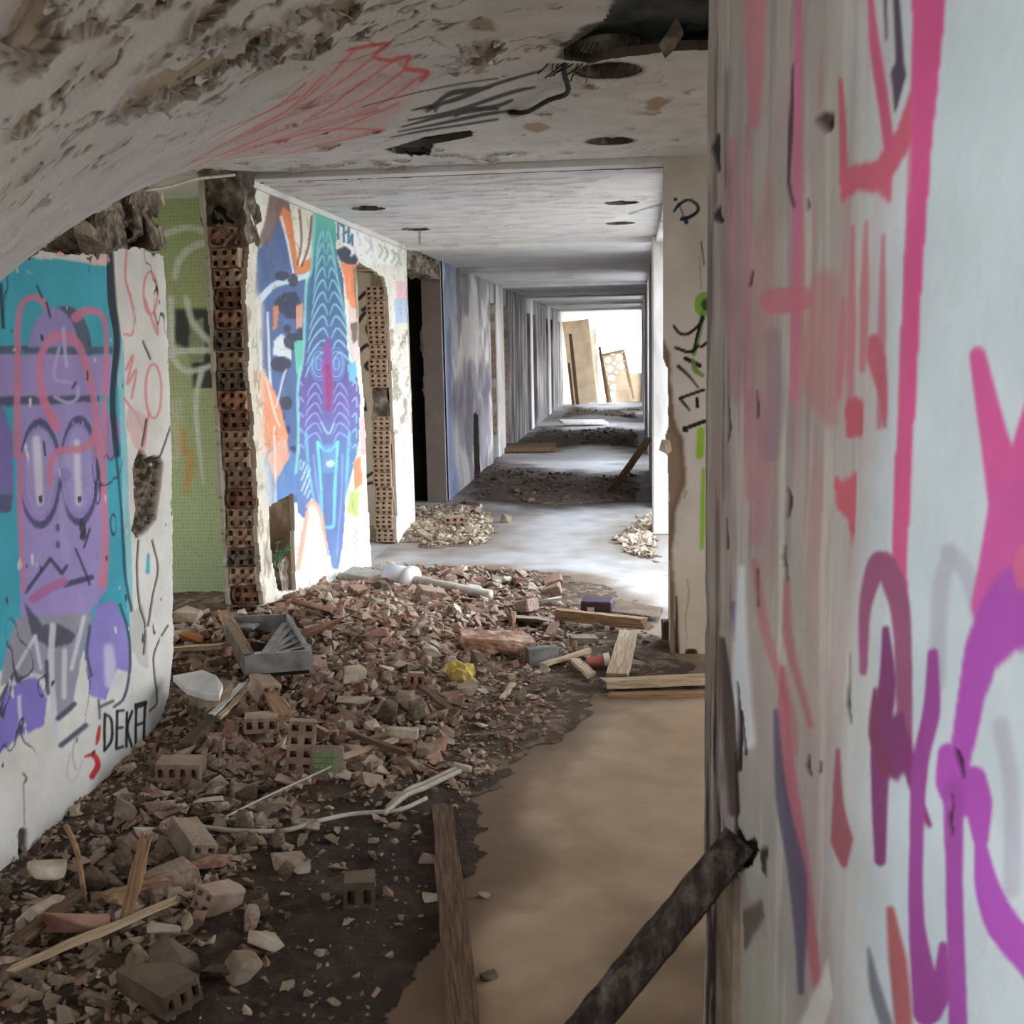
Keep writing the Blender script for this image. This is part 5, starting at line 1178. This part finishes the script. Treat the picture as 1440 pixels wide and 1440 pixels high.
# ================================================================== SINGLE THINGS
LAND = []          # landmarks for telling rubble apart: (x, y, phrase)
def GS(px, py, up=0.0):
    """photo point on the loose ground"""
    z = 0.05
    for _ in range(10):
        p = G(px, py, z); z = .5*z + .5*gz(p.x, p.y)
    p.z = gz(p.x, p.y) + up; return p
def mark(p, phrase): LAND.append((p[0], p[1], phrase))
def px2m(px, p): return px*Vector(p - Vector(CAMP)).length/F

# --- planks and sticks
def gplank(a, b, wd, th, mat, label, cat='plank', up=.0, seed=0, mk=None, name='plank', upv=(0, 0, 1)):
    p, q = GS(*a), GS(*b); p.z += up+th/2; q.z += up+th/2
    o = plank(name, p, q, wd, th, mat, label, cat, seed, up=upv)
    if mk: mark((p+q)/2, mk)
    return o
p, q = G(622, 1138, .03), G(655, 1475, .03)
plank('plank', p, q, .074, .03, M_WOODD, 'long dark plank lying along the edge of the soil', 'plank', 1); mark((p+q)/2, 'beside the long dark plank')
gplank((315, 885), (400, 1038), .055, .03, M_WOOD, 'brown batten slanting down from the metal frame box', 'batten', .07, 2, 'beside the brown batten')
gplank((785, 878), (905, 892), .05, .06, M_WOOD, 'reddish beam lying behind the short upright board', 'beam', .03, 3, 'beside the reddish beam')
gplank((884, 900), (868, 962), .10, .025, M_WOODL, 'short pale board lying end-on between beam and slat', 'plank', .03, 4, 'beside the short pale board')
gplank((850, 972), (1010, 965), .07, .035, M_WOODL, 'long pale board lying in front of the cream pillar', 'plank', .02, 5, 'beside the long pale board')
gplank((858, 981), (1008, 978), .05, .02, M_WOOD, 'thin brown board under the long pale board', 'plank', .0, 6)
gplank((765, 942), (830, 922), .035, .018, M_WOODL, 'thin pale lath beside the grey capped slab', 'lath', .02, 7, 'beside the thin pale lath')
gplank((808, 935), (832, 958), .05, .018, M_WOODL, 'stubby pale lath beside the striped cup', 'lath', .02, 8)
gplank((235, 932), (318, 925), .04, .02, M_WOODL, 'pale lath between painted slab and brown batten', 'lath', .05, 9, 'beside the pale lath')
gplank((20, 1392), (248, 1292), .022, .014, M_WOODL, 'long thin pale stick at the very front of the heap', 'stick', .05, 10, 'beside the thin pale stick')
gplank((150, 1290), (235, 1262), .03, .02, M_WOOD, 'thin brown stick behind the terracotta block', 'stick', .05, 11)
gplank((30, 1350), (110, 1285), .035, .02, M_WOODD, 'weathered dark stick beside the pale plaster boulder', 'stick', .05, 12)
gplank((300, 1030), (345, 985), .03, .012, M_WHITE, 'splintered white slat beside the brown batten', 'slat', .07, 13)
gplank((310, 1035), (348, 995), .02, .012, M_WOODL, 'narrow splinter next to the white slat', 'slat', .07, 14)
gplank((590, 975), (635, 1010), .03, .014, M_WOODD, 'short dark lath below the yellow scrap', 'lath', .03, 15)
gplank((706, 990), (722, 968), .025, .012, M_WOODL, 'tiny pale lath standing below the capped slab', 'lath', .02, 16)
gplank((470, 1085), (560, 1055), .03, .012, M_WOODL, 'thin white batten behind the bent channel', 'batten', .04, 17, 'beside the thin white batten')
gplank((495, 1052), (575, 1082), .02, .02, M_WOODD, 'dark rod crossing the thin white batten', 'rod', .05, 18)
# upright bits in front
def rod(name, pts, r, mat, label, cat, r1=None, mk=None):
    o = link(name, tube(name, pts, r, 6, True, r1), mat); setp(o, label, cat)
    if mk: mark(pts[len(pts)//2], mk)
    return o
b0 = GS(172, 1312); t0 = on(205, 1178, 1, b0.y+.10)
plank('stick', b0, Vector(t0), .035, .014, M_WOOD, 'flat brown stick standing upright in the front rubble', 'stick', 21, up=(0, -1, 0)); mark(b0, 'by the upright brown stick')
b1 = GS(120, 1275); t1 = on(92, 1160, 1, b1.y+.08)
rod('bent_rod', [b1, Vector(on(112, 1215, 1, b1.y+.03)), Vector(on(104, 1185, 1, b1.y+.05)), Vector(t1)], .008, M_WOOD, 'bent rod standing upright against the painted slab', 'rod', None, 'by the upright bent rod')

# --- charred pole propped in the wall's broken notch
_w = NEAR.uv(1044, 1192); p1 = Vector(NEAR.P(*_w) + NEAR.N*.016); q1_ = Vector(on(822, 1448, 1, 1.84)); dd = (q1_-p1).normalized()
p1b = p1 - dd*.02; foot = p1 + dd*((p1.z-.02)/-dd.z)
bm = bmesh.new(); n = 40; rings = []
zz = dd; yy = (Vector((0, 0, 1)) - zz*zz.z).normalized(); xx = yy.cross(zz); L = (foot-p1b).length
for i in range(n+1):
    row = []
    for k in range(8):
        a = 2*math.pi*(k+.5)/8; rr = .034*(1+.10*(random.random()-.5)) * (1/max(abs(math.cos(a)), abs(math.sin(a))))**.7
        row.append(bm.verts.new(p1b + zz*(L*i/n) + xx*math.cos(a)*rr*.9 + yy*math.sin(a)*rr))
    rings.append(row)
for a_, b_ in zip(rings, rings[1:]):
    for k in range(8): bm.faces.new((a_[k], a_[(k+1) % 8], b_[(k+1) % 8], b_[k]))
bm.faces.new(rings[0][::-1]); bm.faces.new(rings[-1])
o = link('charred_post', bm_done(bm, 'charred_post'), M_CHAR); setp(o, 'charred square post leaning into a notch of the pink tagged wall', 'post')

# --- metal frame box with fanned slats
zt_ = GS(370, 905).z + .11
c = [Vector(G(u, v, zt_)) for u, v in ((312, 868), (402, 864), (434, 915), (344, 922))]
box = empty('broken_frame_box', (c[0]+c[2])/2); setp(box, 'grey metal frame box with fanned broken slats on the heap', 'box'); mark((c[0]+c[2])/2, 'beside the metal frame box')
def side(a, b, h, th, mat, name='side_panel', z0=0.0):
    d_ = (b-a); n_ = Vector((-d_.y, d_.x, 0)).normalized()*th; inv = box.location
    vs = []
    for z in (z0, z0-h):
        for pp in (a, b, b+n_, a+n_): vs.append((pp.x-inv.x, pp.y-inv.y, pp.z+z-inv.z))
    me = bpy.data.meshes.new(name); me.from_pydata(vs, [], [(0,1,2,3),(7,6,5,4),(0,4,5,1),(1,5,6,2),(2,6,7,3),(3,7,4,0)])
    return link(name, me, mat, box)
side(c[0], c[1], .07, .015, M_METAL); side(c[1], c[2], .09, .015, M_METAL); side(c[3], c[2], .085, .018, M_METAL); side(c[0], c[3], .09, .03, M_DARKSTONE)
hub = c[3].lerp(c[2], .25) + Vector((0, .06, -.02))
for k, t in enumerate((.12, .3, .48, .64, .8, .95)):
    e_ = c[1].lerp(c[2], t) + Vector((0, 0, -.02)); side(hub + Vector((0, k*.012, -.004*k)), e_, .006, .03, M_CONC if k % 2 else M_METAL, 'slat')
side(c[0].lerp(c[1], .1) + Vector((0, -.08, -.03)), c[0].lerp(c[1], .6)+Vector((0, -.12, -.03)), .012, .09, M_METAL, 'slat')
side(c[3].lerp(c[2], .05) + Vector((0, .10, -.03)), c[3].lerp(c[2], .4)+Vector((0, .12, -.03)), .01, .06, M_WHITE, 'slat')
bp_ = bpy.data.meshes.new('base_panel'); bp_.from_pydata([tuple(v-box.location+Vector((0, 0, -.09))) for v in c] + [tuple(v-box.location+Vector((0, 0, -.1))) for v in c], [], [(0,1,2,3),(7,6,5,4),(0,4,5,1),(1,5,6,2),(2,6,7,3),(3,7,4,0)]); link('base_panel', bp_, M_BLACK, box)

# --- white panel piece
p = GS(276, 962, .12)
bm = bmesh.new(); out = [(243, 950), (285, 942), (304, 950), (313, 962), (308, 977), (290, 976), (262, 968)]
top = [bm.verts.new(Vector(G(u, v, p.z + (.03 if u > 280 else 0)))) for u, v in out]
bot = [bm.verts.new(v.co + Vector((0, .0, -.025))) for v in top]
bm.faces.new(top); bm.faces.new(bot[::-1])
for i in range(len(top)): bm.faces.new((top[i], bot[i], bot[(i+1) % len(top)], top[(i+1) % len(top)]))
bmesh.ops.recalc_face_normals(bm, faces=bm.faces[:])
o = link('foam_board', bm_done(bm, 'foam_board'), M_WHITE); setp(o, 'rounded piece of white panel resting beside the painted slab', 'panel'); mark(p, 'beside the white panel piece')

# --- hollow bricks lying about
def hbrick(px, py, wx, ly, hz, nx, nz, rot, mat, label, mk=None, seed=0, up=.0, chip=.004):
    me = hollow_brick_mesh('hollow_brick', wx, ly, hz, nx, nz, seed, chip, ly*.5)
    p = GS(px, py, up); o = link('hollow_brick', me, mat, None, p, rot); setp(o, label, 'brick')
    if mk: mark(p, mk)
    return o
hbrick(420, 1092, .10, .13, .19, 2, 4, (-.25, .12, .25), M_TERRA2, 'upright hollow brick with two rows of four holes', 'beside the upright hollow brick', 1, .01)
hbrick(368, 1052, .13, .12, .06, 3, 1, (-.1, .05, .3), M_TERRA2, 'flat hollow brick with three holes below the brown batten', 'below the brown batten', 2, .06)
hbrick(282, 1228, .085, .2, .07, 2, 2, (.12, .3, .75), M_CONC, 'long grey hollow brick lying askew near the bent cable', 'beside the long grey hollow brick', 3, .02)
hbrick(280, 1292, .07, .13, .065, 2, 2, (-.3, .2, -.5), M_TERRA2, 'short brown hollow brick tilted in front of the grey one', 'beside the tilted brown hollow brick', 4, .02)
hbrick(262, 1432, .10, .2, .065, 3, 1, (.0, -.1, 1.0), M_DARKSTONE, 'brown hollow brick at the front edge with round holes', 'at the front by the brown hollow brick', 5, .02)
hbrick(505, 1278, .09, .1, .085, 2, 1, (-.1, .05, .25), M_DARKSTONE, 'broken half brick sitting alone on dark soil', 'beside the lone half brick', 6, -.01)
hbrick(250, 1105, .16, .1, .07, 4, 1, (0, .05, .15), M_TERRA2, 'ribbed brick half buried next to the black letters', 'by the half buried ribbed brick', 7, .01)
hbrick(280, 1020, .1, .14, .12, 3, 2, (.5, .4, -.3), M_CONC, 'crumbling grey hollow brick beside the white panel', None, 8, .02, .015)
hbrick(378, 1005, .09, .12, .08, 2, 2, (.2, .2, .8), M_TERRA2, 'pale red hollow brick under the end of the batten', None, 9, .05)
hbrick(585, 972, .07, .1, .06, 2, 1, (-.2, .1, .2), M_TERRA, 'small red hollow brick beside the yellow scrap', None, 10, .02)
hbrick(460, 820, .11, .22, .09, 3, 2, (.1, .0, 1.2), M_TERRA, 'red brick against the foot of the mural', 'by the red brick under the mural', 11, .03)
hbrick(640, 742, .18, .14, .09, 3, 2, (0, 0, .2), M_TERRA2, 'brown brick on the pale floor past the mural', 'beside the brown brick on the pale floor', 12, .0)

# --- shaped lumps that stand out
def lump(px, py, dims, rot, mat, label, mk=None, seed=0, up=0.0, n=16, boxy=.4, name='rubble_boulder', cat='stone'):
    p = GS(px, py); p.z += dims[2]*.35+up
    o = link(name, hull(name, dims, n, seed, boxy), mat, None, p, rot); setp(o, label, cat)
    if mk: mark(p, mk)
    return o
lump(104, 1322, (.2, .13, .05), (-.5, .25, .5), M_TERRA, 'smooth terracotta block at the front beside the stick', 'beside the smooth terracotta block', 3, .03, 24, .8, 'terracotta_block', 'brick')
lump(58, 1300, (.12, .10, .10), (.2, .3, .1), M_PLASTER, 'pale faceted plaster boulder at the front corner', 'beside the pale plaster boulder', 4, .01)
lump(68, 1252, (.12, .10, .05), (-.2, .2, .5), M_PLASTER, 'tan slab leaning on the pale plaster boulder', None, 5, .05)
lump(248, 1380, (.15, .13, .12), (.1, 0, .2), M_DARKSTONE, 'large dark rounded boulder at the front of the heap', 'beside the large dark boulder', 6, .0, 22, .2)
lump(345, 1370, (.10, .09, .08), (.2, .2, .8), M_CONC, 'greyish boulder right of the large dark one', 'beside the greyish boulder', 7, 0)
lump(382, 1338, (.13, .08, .035), (-.3, .1, -.3), M_PLASTER, 'pale flat plaster slab on the dark soil edge', 'beside the pale flat slab', 8, .02, 12, .5)
lump(235, 1325, (.11, .07, .03), (-.4, .1, .1), M_PLASTER, 'broken white plaster crust above the dark boulder', None, 9, .03)
lump(295, 1150, (.10, .09, .02), (-.6, .0, .3), M_PLASTER, 'bent beige tile shard with a torn lower edge', 'beside the bent beige shard', 10, .05, 14, .4)
lump(228, 1132, (.08, .06, .03), (-.4, .1, .2), M_TERRA, 'red oval shard by the foot of the painted slab', None, 11, .03, 14, .1)
lump(180, 1155, (.09, .07, .06), (.1, .2, .2), M_CONC, 'grey wedge stone under the black letters', None, 12, .02)
lump(688, 1376, (.05, .035, .018), (0, 0, .6), M_DARKSTONE, 'lone dark pebble on the bare tan floor', None, 13, .0, 18, .5)
lump(650, 1090, (.08, .05, .04), (.1, .2, .3), M_PLASTER, 'white plaster lump at the end of the bent channel', 'beside the white plaster lump', 14, .02)
lump(602, 1212, (.06, .035, .03), (0, .2, .2), M_CONC, 'grey stone touching the long dark plank', None, 15, 0)
lump(606, 1265, (.045, .035, .025), (0, 0, .4), M_PLASTER, 'pale cube of plaster touching the long dark plank', None, 16, 0, 20, .8)
lump(680, 1262, (.04, .025, .018), (0, 0, .2), M_PLASTER, 'pale pebble just right of the long dark plank', None, 17, 0)
lump(498, 965, (.11, .07, .08), (.1, .1, .4), M_PLASTER, 'pale grey block in the middle of the heap', 'beside the pale grey block', 18, .03, 20, .6)
lump(500, 1000, (.17, .06, .03), (-.2, .05, .1), M_PLASTER, 'cream slab with a broken point mid heap', 'beside the cream pointed slab', 19, .04, 14, .6)
lump(565, 1046, (.14, .06, .05), (-.1, .1, .15), M_PLASTER, 'white broken block with a chipped face', 'beside the white broken block', 20, .03, 20, .7)
lump(600, 1068, (.10, .07, .05), (0, .1, .1), M_CONC, 'grey lump below the white broken block', None, 21, .02, 20, .4)
lump(570, 1005, (.09, .08, .09), (.2, .1, .2), M_TERRA2, 'rosy angular block standing mid heap', 'beside the rosy angular block', 22, .03)
lump(655, 978, (.12, .09, .06), (.1, .1, .5), M_CONC, 'flat grey stone directly under the yellow scrap', None, 23, .01)
lump(670, 932, (.07, .05, .05), (.1, .1, .5), M_CONC, 'round grey stone above the yellow scrap', None, 24, .02, 20, .1)
lump(610, 930, (.12, .08, .06), (.1, .1, .2), M_PLASTER, 'smooth pale stone left of the yellow scrap', 'left of the yellow scrap', 25, .03)
lump(525, 905, (.15, .11, .05), (-.3, .1, .3), M_TERRA, 'broad terracotta tile piece mid heap', 'beside the broad terracotta tile', 26, .04, 16, .6)
lump(455, 905, (.24, .14, .035), (-.45, -.2, .5), M_TERRA, 'large terracotta slab right of the frame box', 'beside the large terracotta slab', 27, .06, 16, .7)
lump(440, 868, (.22, .15, .03), (-.3, .3, .2), M_TERRA, 'large red slab leaning below the mural hole', 'below the mural hole', 28, .05, 16, .7)
lump(470, 812, (.26, .1, .08), (0, .1, .1), M_TERRA, 'long red slab lying along the mural foot', 'along the mural foot', 29, .02, 20, .8)
lump(265, 880, (.16, .10, .07), (.1, .2, .3), M_PLASTER, 'cream stone at the threshold of the tiled room', 'at the tiled room threshold', 30, .03)
lump(270, 915, (.12, .09, .04), (-.5, .3, .2), mat_mix('orange_tile', [(176, 112, 70), (198, 136, 92)], 6, .8), 'orange tile shard beside the pale lath', None, 31, .05)
lump(820, 905, (.17, .09, .06), (0, .1, .2), M_CONC, 'grey stone under the reddish beam', 'under the reddish beam', 32, .0)
lump(945, 895, (.2, .12, .12), (.1, .1, .4), M_DARKSTONE, 'dark cloth-like lump beside the cream pillar', 'beside the cream pillar', 33, .0)
lump(712, 735, (.12, .1, .1), (0, .3, .4), M_CONC, 'small grey stump alone on the pale floor', 'toward the small grey stump', 34, 0)
lump(763, 455+1, (.001+.05, .05, .04), (0, 0, 0), M_PLASTER, 'pale bit', None, 35, 0) if False else None
# tile fragment with green mosaic
me = boxes('tile_fragment', [(-.06, .06, 0, .025, 0, .13)], .004); p = GS(458, 1098, .0)
o = empty('tile_fragment', p, (-.55, .1, .25)); setp(o, 'mortar fragment with a patch of green mosaic', 'tile'); mark(p, 'beside the green mosaic fragment')
link('mortar', me, M_CONC, o)
M_GT = mat_mix('green_tile', [(96, 116, 84), (120, 138, 100)], 20, .4)
for i in range(4):
    for k in range(4): link('tile', boxes('tile', [(-.045+i*.021, -.026+i*.021, -.004, .002, .02+k*.021, .039+k*.021)], .001), M_GT, o)
# metal capped slab
p = GS(738, 928); o = empty('capped_slab', p, (.05, .12, .35)); setp(o, 'long rusty slab with a pale grey metal end cap', 'slab'); mark(p, 'beside the grey capped slab')
link('body', rough_block('body', (.36, .17, .065), .018, .02, 44), M_BRICK, o, (-.14, .06, .07)); link('end_cap', hull('end_cap', (.17, .05, .09), 26, 45, .85), M_METAL, o, (.07, -.06, .05), (0, -.1, .1))
# yellow scrap: crumpled bag
def crumple(name, dims, seed, amp=.35, sub=3):
    bm = bmesh.new(); bmesh.ops.create_icosphere(bm, subdivisions=sub, radius=.5); r = random.Random(seed)
    for v in bm.verts:
        c_ = v.co.copy(); k = 1 + amp*(float(fbm(np.array([c_.x*5+seed+c_.z*3]), np.array([c_.y*5+c_.z*4]), seed, 3)[0])-.5)*2
        v.co = Vector((c_.x*dims[0]*k, c_.y*dims[1]*k, c_.z*dims[2]*k))
    return bm_done(bm, name)
p = GS(646, 962, .05); o = link('yellow_scrap', crumple('yellow_scrap', (.13, .09, .13), 4, .5), M_YELLOW, None, p, (.2, .3, .2)); setp(o, 'crumpled yellow plastic scrap in the heap', 'scrap'); mark(p, 'beside the yellow scrap')
# pipe with white collar
p0, p1 = GS(530, 818, .06), GS(690, 848, .05)
pp = empty('plastic_pipe', p0); setp(pp, 'pale plastic pipe with a white collar lying past the heap', 'pipe'); mark(p1, 'beside the pale pipe')
link('pipe', tube('pipe', [Vector((0, 0, 0)), (p1-p0)*.5, p1-p0], .032, 12, False), M_PALEC, pp)
cdir = (p1-p0).normalized(); cc = (p1-p0)*.24 - Vector((0, .03, 0))
col = link('collar', tube('collar', [cc-cdir*.10, cc+cdir*.06], .085, 18, False), M_WHITE, pp); link('collar_rim', tube('collar_rim', [cc+cdir*.06, cc+cdir*.09], .096, 18, False), M_WHITE, col)
p = GS(512, 820, .04); o = link('pale_bundle', hull('pale_bundle', (.34, .15, .10), 24, 71, .3), M_PALEC, None, p, (0, .1, -.2)); setp(o, 'pale roll of sheeting beside the plastic pipe', 'roll')
p = GS(668, 836, .03); o = link('white_block', hull('white_block', (.1, .08, .07), 20, 72, .5), M_WHITE, None, p); setp(o, 'small white block past the end of the pipe', 'block')
p = GS(775, 850, .03); o = link('white_slip', hull('white_slip', (.17, .06, .012), 12, 73, .6), M_WHITE, None, p, (-.5, -.1, .5)); setp(o, 'cream slip of card tilted on the soil', 'card'); mark(p, 'beside the cream slip')
p = GS(745, 878, .03); o = link('sheet_scrap', hull('sheet_scrap', (.3, .2, .03), 14, 74, .6), M_CONC, None, p, (-.15, .05, .1)); setp(o, 'grey sheet scrap beside the reddish beam', 'sheet')
# purple carton with white label
p = GS(838, 872); o = empty('purple_carton', p, (0, 0, -.12)); setp(o, 'flattened purple carton with a white label', 'carton'); mark(p, 'beside the purple carton')
bod = link('body', boxes('body', [(-.09, .09, 0, .16, 0, .11)], .006), M_PURPLE, o)
link('flap', hull('flap', (.34, .2, .03), 14, 77, .6), M_DARKSTONE, o, (.24, .1, .05), (0, .1, -.1)); link('label', boxes('label', [(-.05, -.01, -.004, 0, .0, .075)]), mat_mix('pink_white_label', [(216, 196, 206), (228, 214, 220)], 6, .6), bod)
# striped cup
p = GS(838, 938, .03); o = empty('paper_cup', p, (0, math.radians(82), .15)); setp(o, 'red and white cup lying beside the short pale board', 'cup')
def cone(name, r0, r1, h, n=18):
    bm = bmesh.new(); bmesh.ops.create_cone(bm, cap_ends=True, segments=n, radius1=r0, radius2=r1, depth=h); return bm_done(bm, name, False)
link('cup_body', cone('cup_body', .022, .03, .09), M_RED, o); link('rim', cone('rim', .031, .034, .03), M_WHITE, o, (0, 0, .055))
# bent pale channel and cables
a = [GS(545, 1142, .015), GS(575, 1122, .03), GS(600, 1112, .03), GS(632, 1096, .03), GS(650, 1088, .03)]
ch = empty('bent_channel', a[0]); setp(ch, 'bent pale double channel strip on dark soil', 'strip'); mark(a[2], 'beside the bent channel')
for q in (0, 1):
    off = Vector((.0, -.045*q, 0)); link('rail', tube('rail', [v-a[0]+off for v in a], .011, 4), M_PALEC, ch)
rod('pale_cable', [GS(265, 1180, .05), GS(330, 1180, .03), GS(400, 1176, .02), GS(450, 1162, .02), GS(500, 1150, .015), GS(560, 1145, .015), GS(600, 1130, .02)], .008, M_PALEC, 'pale cable snaking from the rubble to the bent channel', 'cable', None, 'beside the pale cable')
rod('thin_wire', [GS(320, 1172, .06), GS(375, 1140, .05), GS(430, 1110, .04), GS(480, 1090, .05)], .004, M_PALEC, 'thin pale wire crossing the heap to the white batten', 'wire')
rod('ceiling_wire', [Vector(on(203, 268, 0, XL)), Vector(on(240, 262, 0, XL)), Vector(on(275, 252, 0, XL)), Vector(on(330, 246, 0, XL+.01))], .007, M_PALEC, 'white wire sagging along the ceiling edge above the tiles', 'wire')
# little plant in the mural's broken foot
p = Vector(on(388, 785, 0, XL+.03)); pl_ = empty('weed', p); setp(pl_, 'small green weed in the broken foot of the mural', 'weed')
for k in range(7):
    a_ = k*.9; d_ = Vector((.5+.5*math.cos(a_), .7*math.sin(a_), random.uniform(.2, .9))).normalized()*random.uniform(.06, .12)
    link('leaf', hull('leaf', (.03, .05, .004), 8, 90+k, .2), M_GREEN, pl_, d_*.8, (random.random(), random.random(), a_))
    link('stem', tube('stem', [Vector((0, 0, -.05)), d_*.5, d_*.8], .003, 4), M_GREEN, pl_)
# stick leaning on the right-hand pier
p0 = GS(862, 690, .02); p1 = Vector(on(912, 618, 0, XR-.04))
plank('stick', p0, p1, .07, .04, M_WOODD, 'dark stick leaning on the far pier', 'stick', 31, up=(0, -1, 0))

# ------------------------------------------------------------------ far end of the corridor
def far(px, py, y): return Vector(on(px, py, 1, y))
FY = 30.2
o = link('leaning_board', boxes('leaning_board', [(-.36, .36, -.03, .03, 0, 2.25)], .01), M_TAN, None, (far(822, 545, FY).x, FY, .0), (.0, -.10, 0)); setp(o, 'tall tan board leaning at the bright end', 'board')
o = link('leaning_board', boxes('leaning_board', [(-.1, .1, -.03, .03, 0, 2.0)], .01), M_WHITE, None, (far(838, 545, FY+.2).x, FY+.25, .0), (0, -.04, 0)); setp(o, 'narrow pale board beside the tall tan one', 'board')
plank('post', (far(812, 550, 29.6).x, 29.6, 0), far(802, 470, 29.6), .09, .07, M_WOODD, 'slanting dark post at the end of the corridor', 'post', 41, up=(0, -1, 0))
plank('post', (far(806, 548, 29.4).x, 29.4, 0), far(800, 510, 29.4), .06, .06, M_WOODD, 'short dark post by the end doorway', 'post', 43, up=(0, -1, 0))
plank('post', (far(855, 540, 29.8).x, 29.8, 0), far(843, 487, 29.8), .08, .06, M_WOODD, 'thin slanting post before the holed panel', 'post', 42, up=(0, -1, 0))
# holed panel
hp = empty('holed_panel', (far(872, 530, 30.3).x, 30.3, .33), (0, -.20, 0)); setp(hp, 'tilted brown panel with rows of round holes', 'panel')
bm = bmesh.new(); W_, H_ = .62, 1.0
nx_, nz_ = 2, 4; V_ = []
for i in range(nx_):
    for k in range(nz_):
        cx_, cz_ = -W_/2 + (i+.5)*W_/nx_, (k+.5)*H_/nz_; hw, hh = W_/nx_/2, H_/nz_/2; n = 16
        inn, outr = [], []
        for t in range(n):
            a = 2*math.pi*(t+.5)/n; inn.append(bm.verts.new((cx_+.092*math.cos(a), 0, cz_+.078*math.sin(a))))
            m_ = max(abs(math.cos(a)), abs(math.sin(a))); outr.append(bm.verts.new((cx_+hw*math.cos(a)/m_, 0, cz_+hh*math.sin(a)/m_)))
        for t in range(n): bm.faces.new((outr[t], outr[(t+1) % n], inn[(t+1) % n], inn[t]))
bmesh.ops.remove_doubles(bm, verts=bm.verts[:], dist=.002)
ex = bmesh.ops.extrude_face_region(bm, geom=bm.faces[:]); bmesh.ops.translate(bm, verts=[v for v in ex['geom'] if isinstance(v, bmesh.types.BMVert)], vec=(0, .05, 0))
bmesh.ops.recalc_face_normals(bm, faces=bm.faces[:])
link('sheet', bm_done(bm, 'sheet'), M_TAN, hp)
for x_ in (-W_/2, W_/2): link('frame_bar', boxes('frame_bar', [(x_-.03, x_+.03, -.03, .06, -.3, H_+.05)], .005), M_WOOD, hp)
link('frame_bar', boxes('frame_bar', [(-W_/2, W_/2, -.03, .06, H_, H_+.07)], .005), M_WOOD, hp)
structure(link('wall_end', boxes('wall_end', [(far(866, 540, 30.6).x, XR+.02, 30.55, 30.7, 0, .78)], .01), M_TAN), 'low tan parapet across the end of the corridor')
o = link('pallet_board', boxes('pallet_board', [(-.28, .28, -.1, .1, 0, .05)], .006), M_WHITE, None, (far(857, 556, 29.2).x, 29.2, .0), (0, 0, .1)); setp(o, 'pale board lying flat at the far end', 'board')
p = G(820, 595, .05); o = link('fallen_board', boxes('fallen_board', [(-.45, .45, -.25, .25, 0, .05)], .006), M_WHITE, None, p, (.05, .03, .25)); setp(o, 'white board lying on the far corridor floor', 'board')
p = G(790, 632, .03); o = link('fallen_board', boxes('fallen_board', [(-.6, .5, -.3, .3, 0, .06)], .006), M_WOODD, None, G(735, 632, .03), (.05, .0, .1)); setp(o, 'dark flat board by the far left doorway', 'board')

# ------------------------------------------------------------------ labels for the rubble
from collections import defaultdict
used = defaultdict(list)
for o, s, kind, mk, zone in CHUNKS:
    x, y = o.location.x, o.location.y
    ph = sorted(((x-a)**2 + ((y-b)*.7)**2, t) for a, b, t in LAND)
    size = 'big' if s > .13 else ('small' if s < .085 else 'middling')
    for d_, t in [q for q in ph[:9] if q[0] < 2.2] or ph[:1]:
        lab = f'{size} {mk} {NOUN[kind]} {t}'
        if not used[lab]: break
    else: lab = f'{size} {mk} {NOUN[kind]} {ph[0][1]}'
    used[lab].append(o); o['label'] = lab
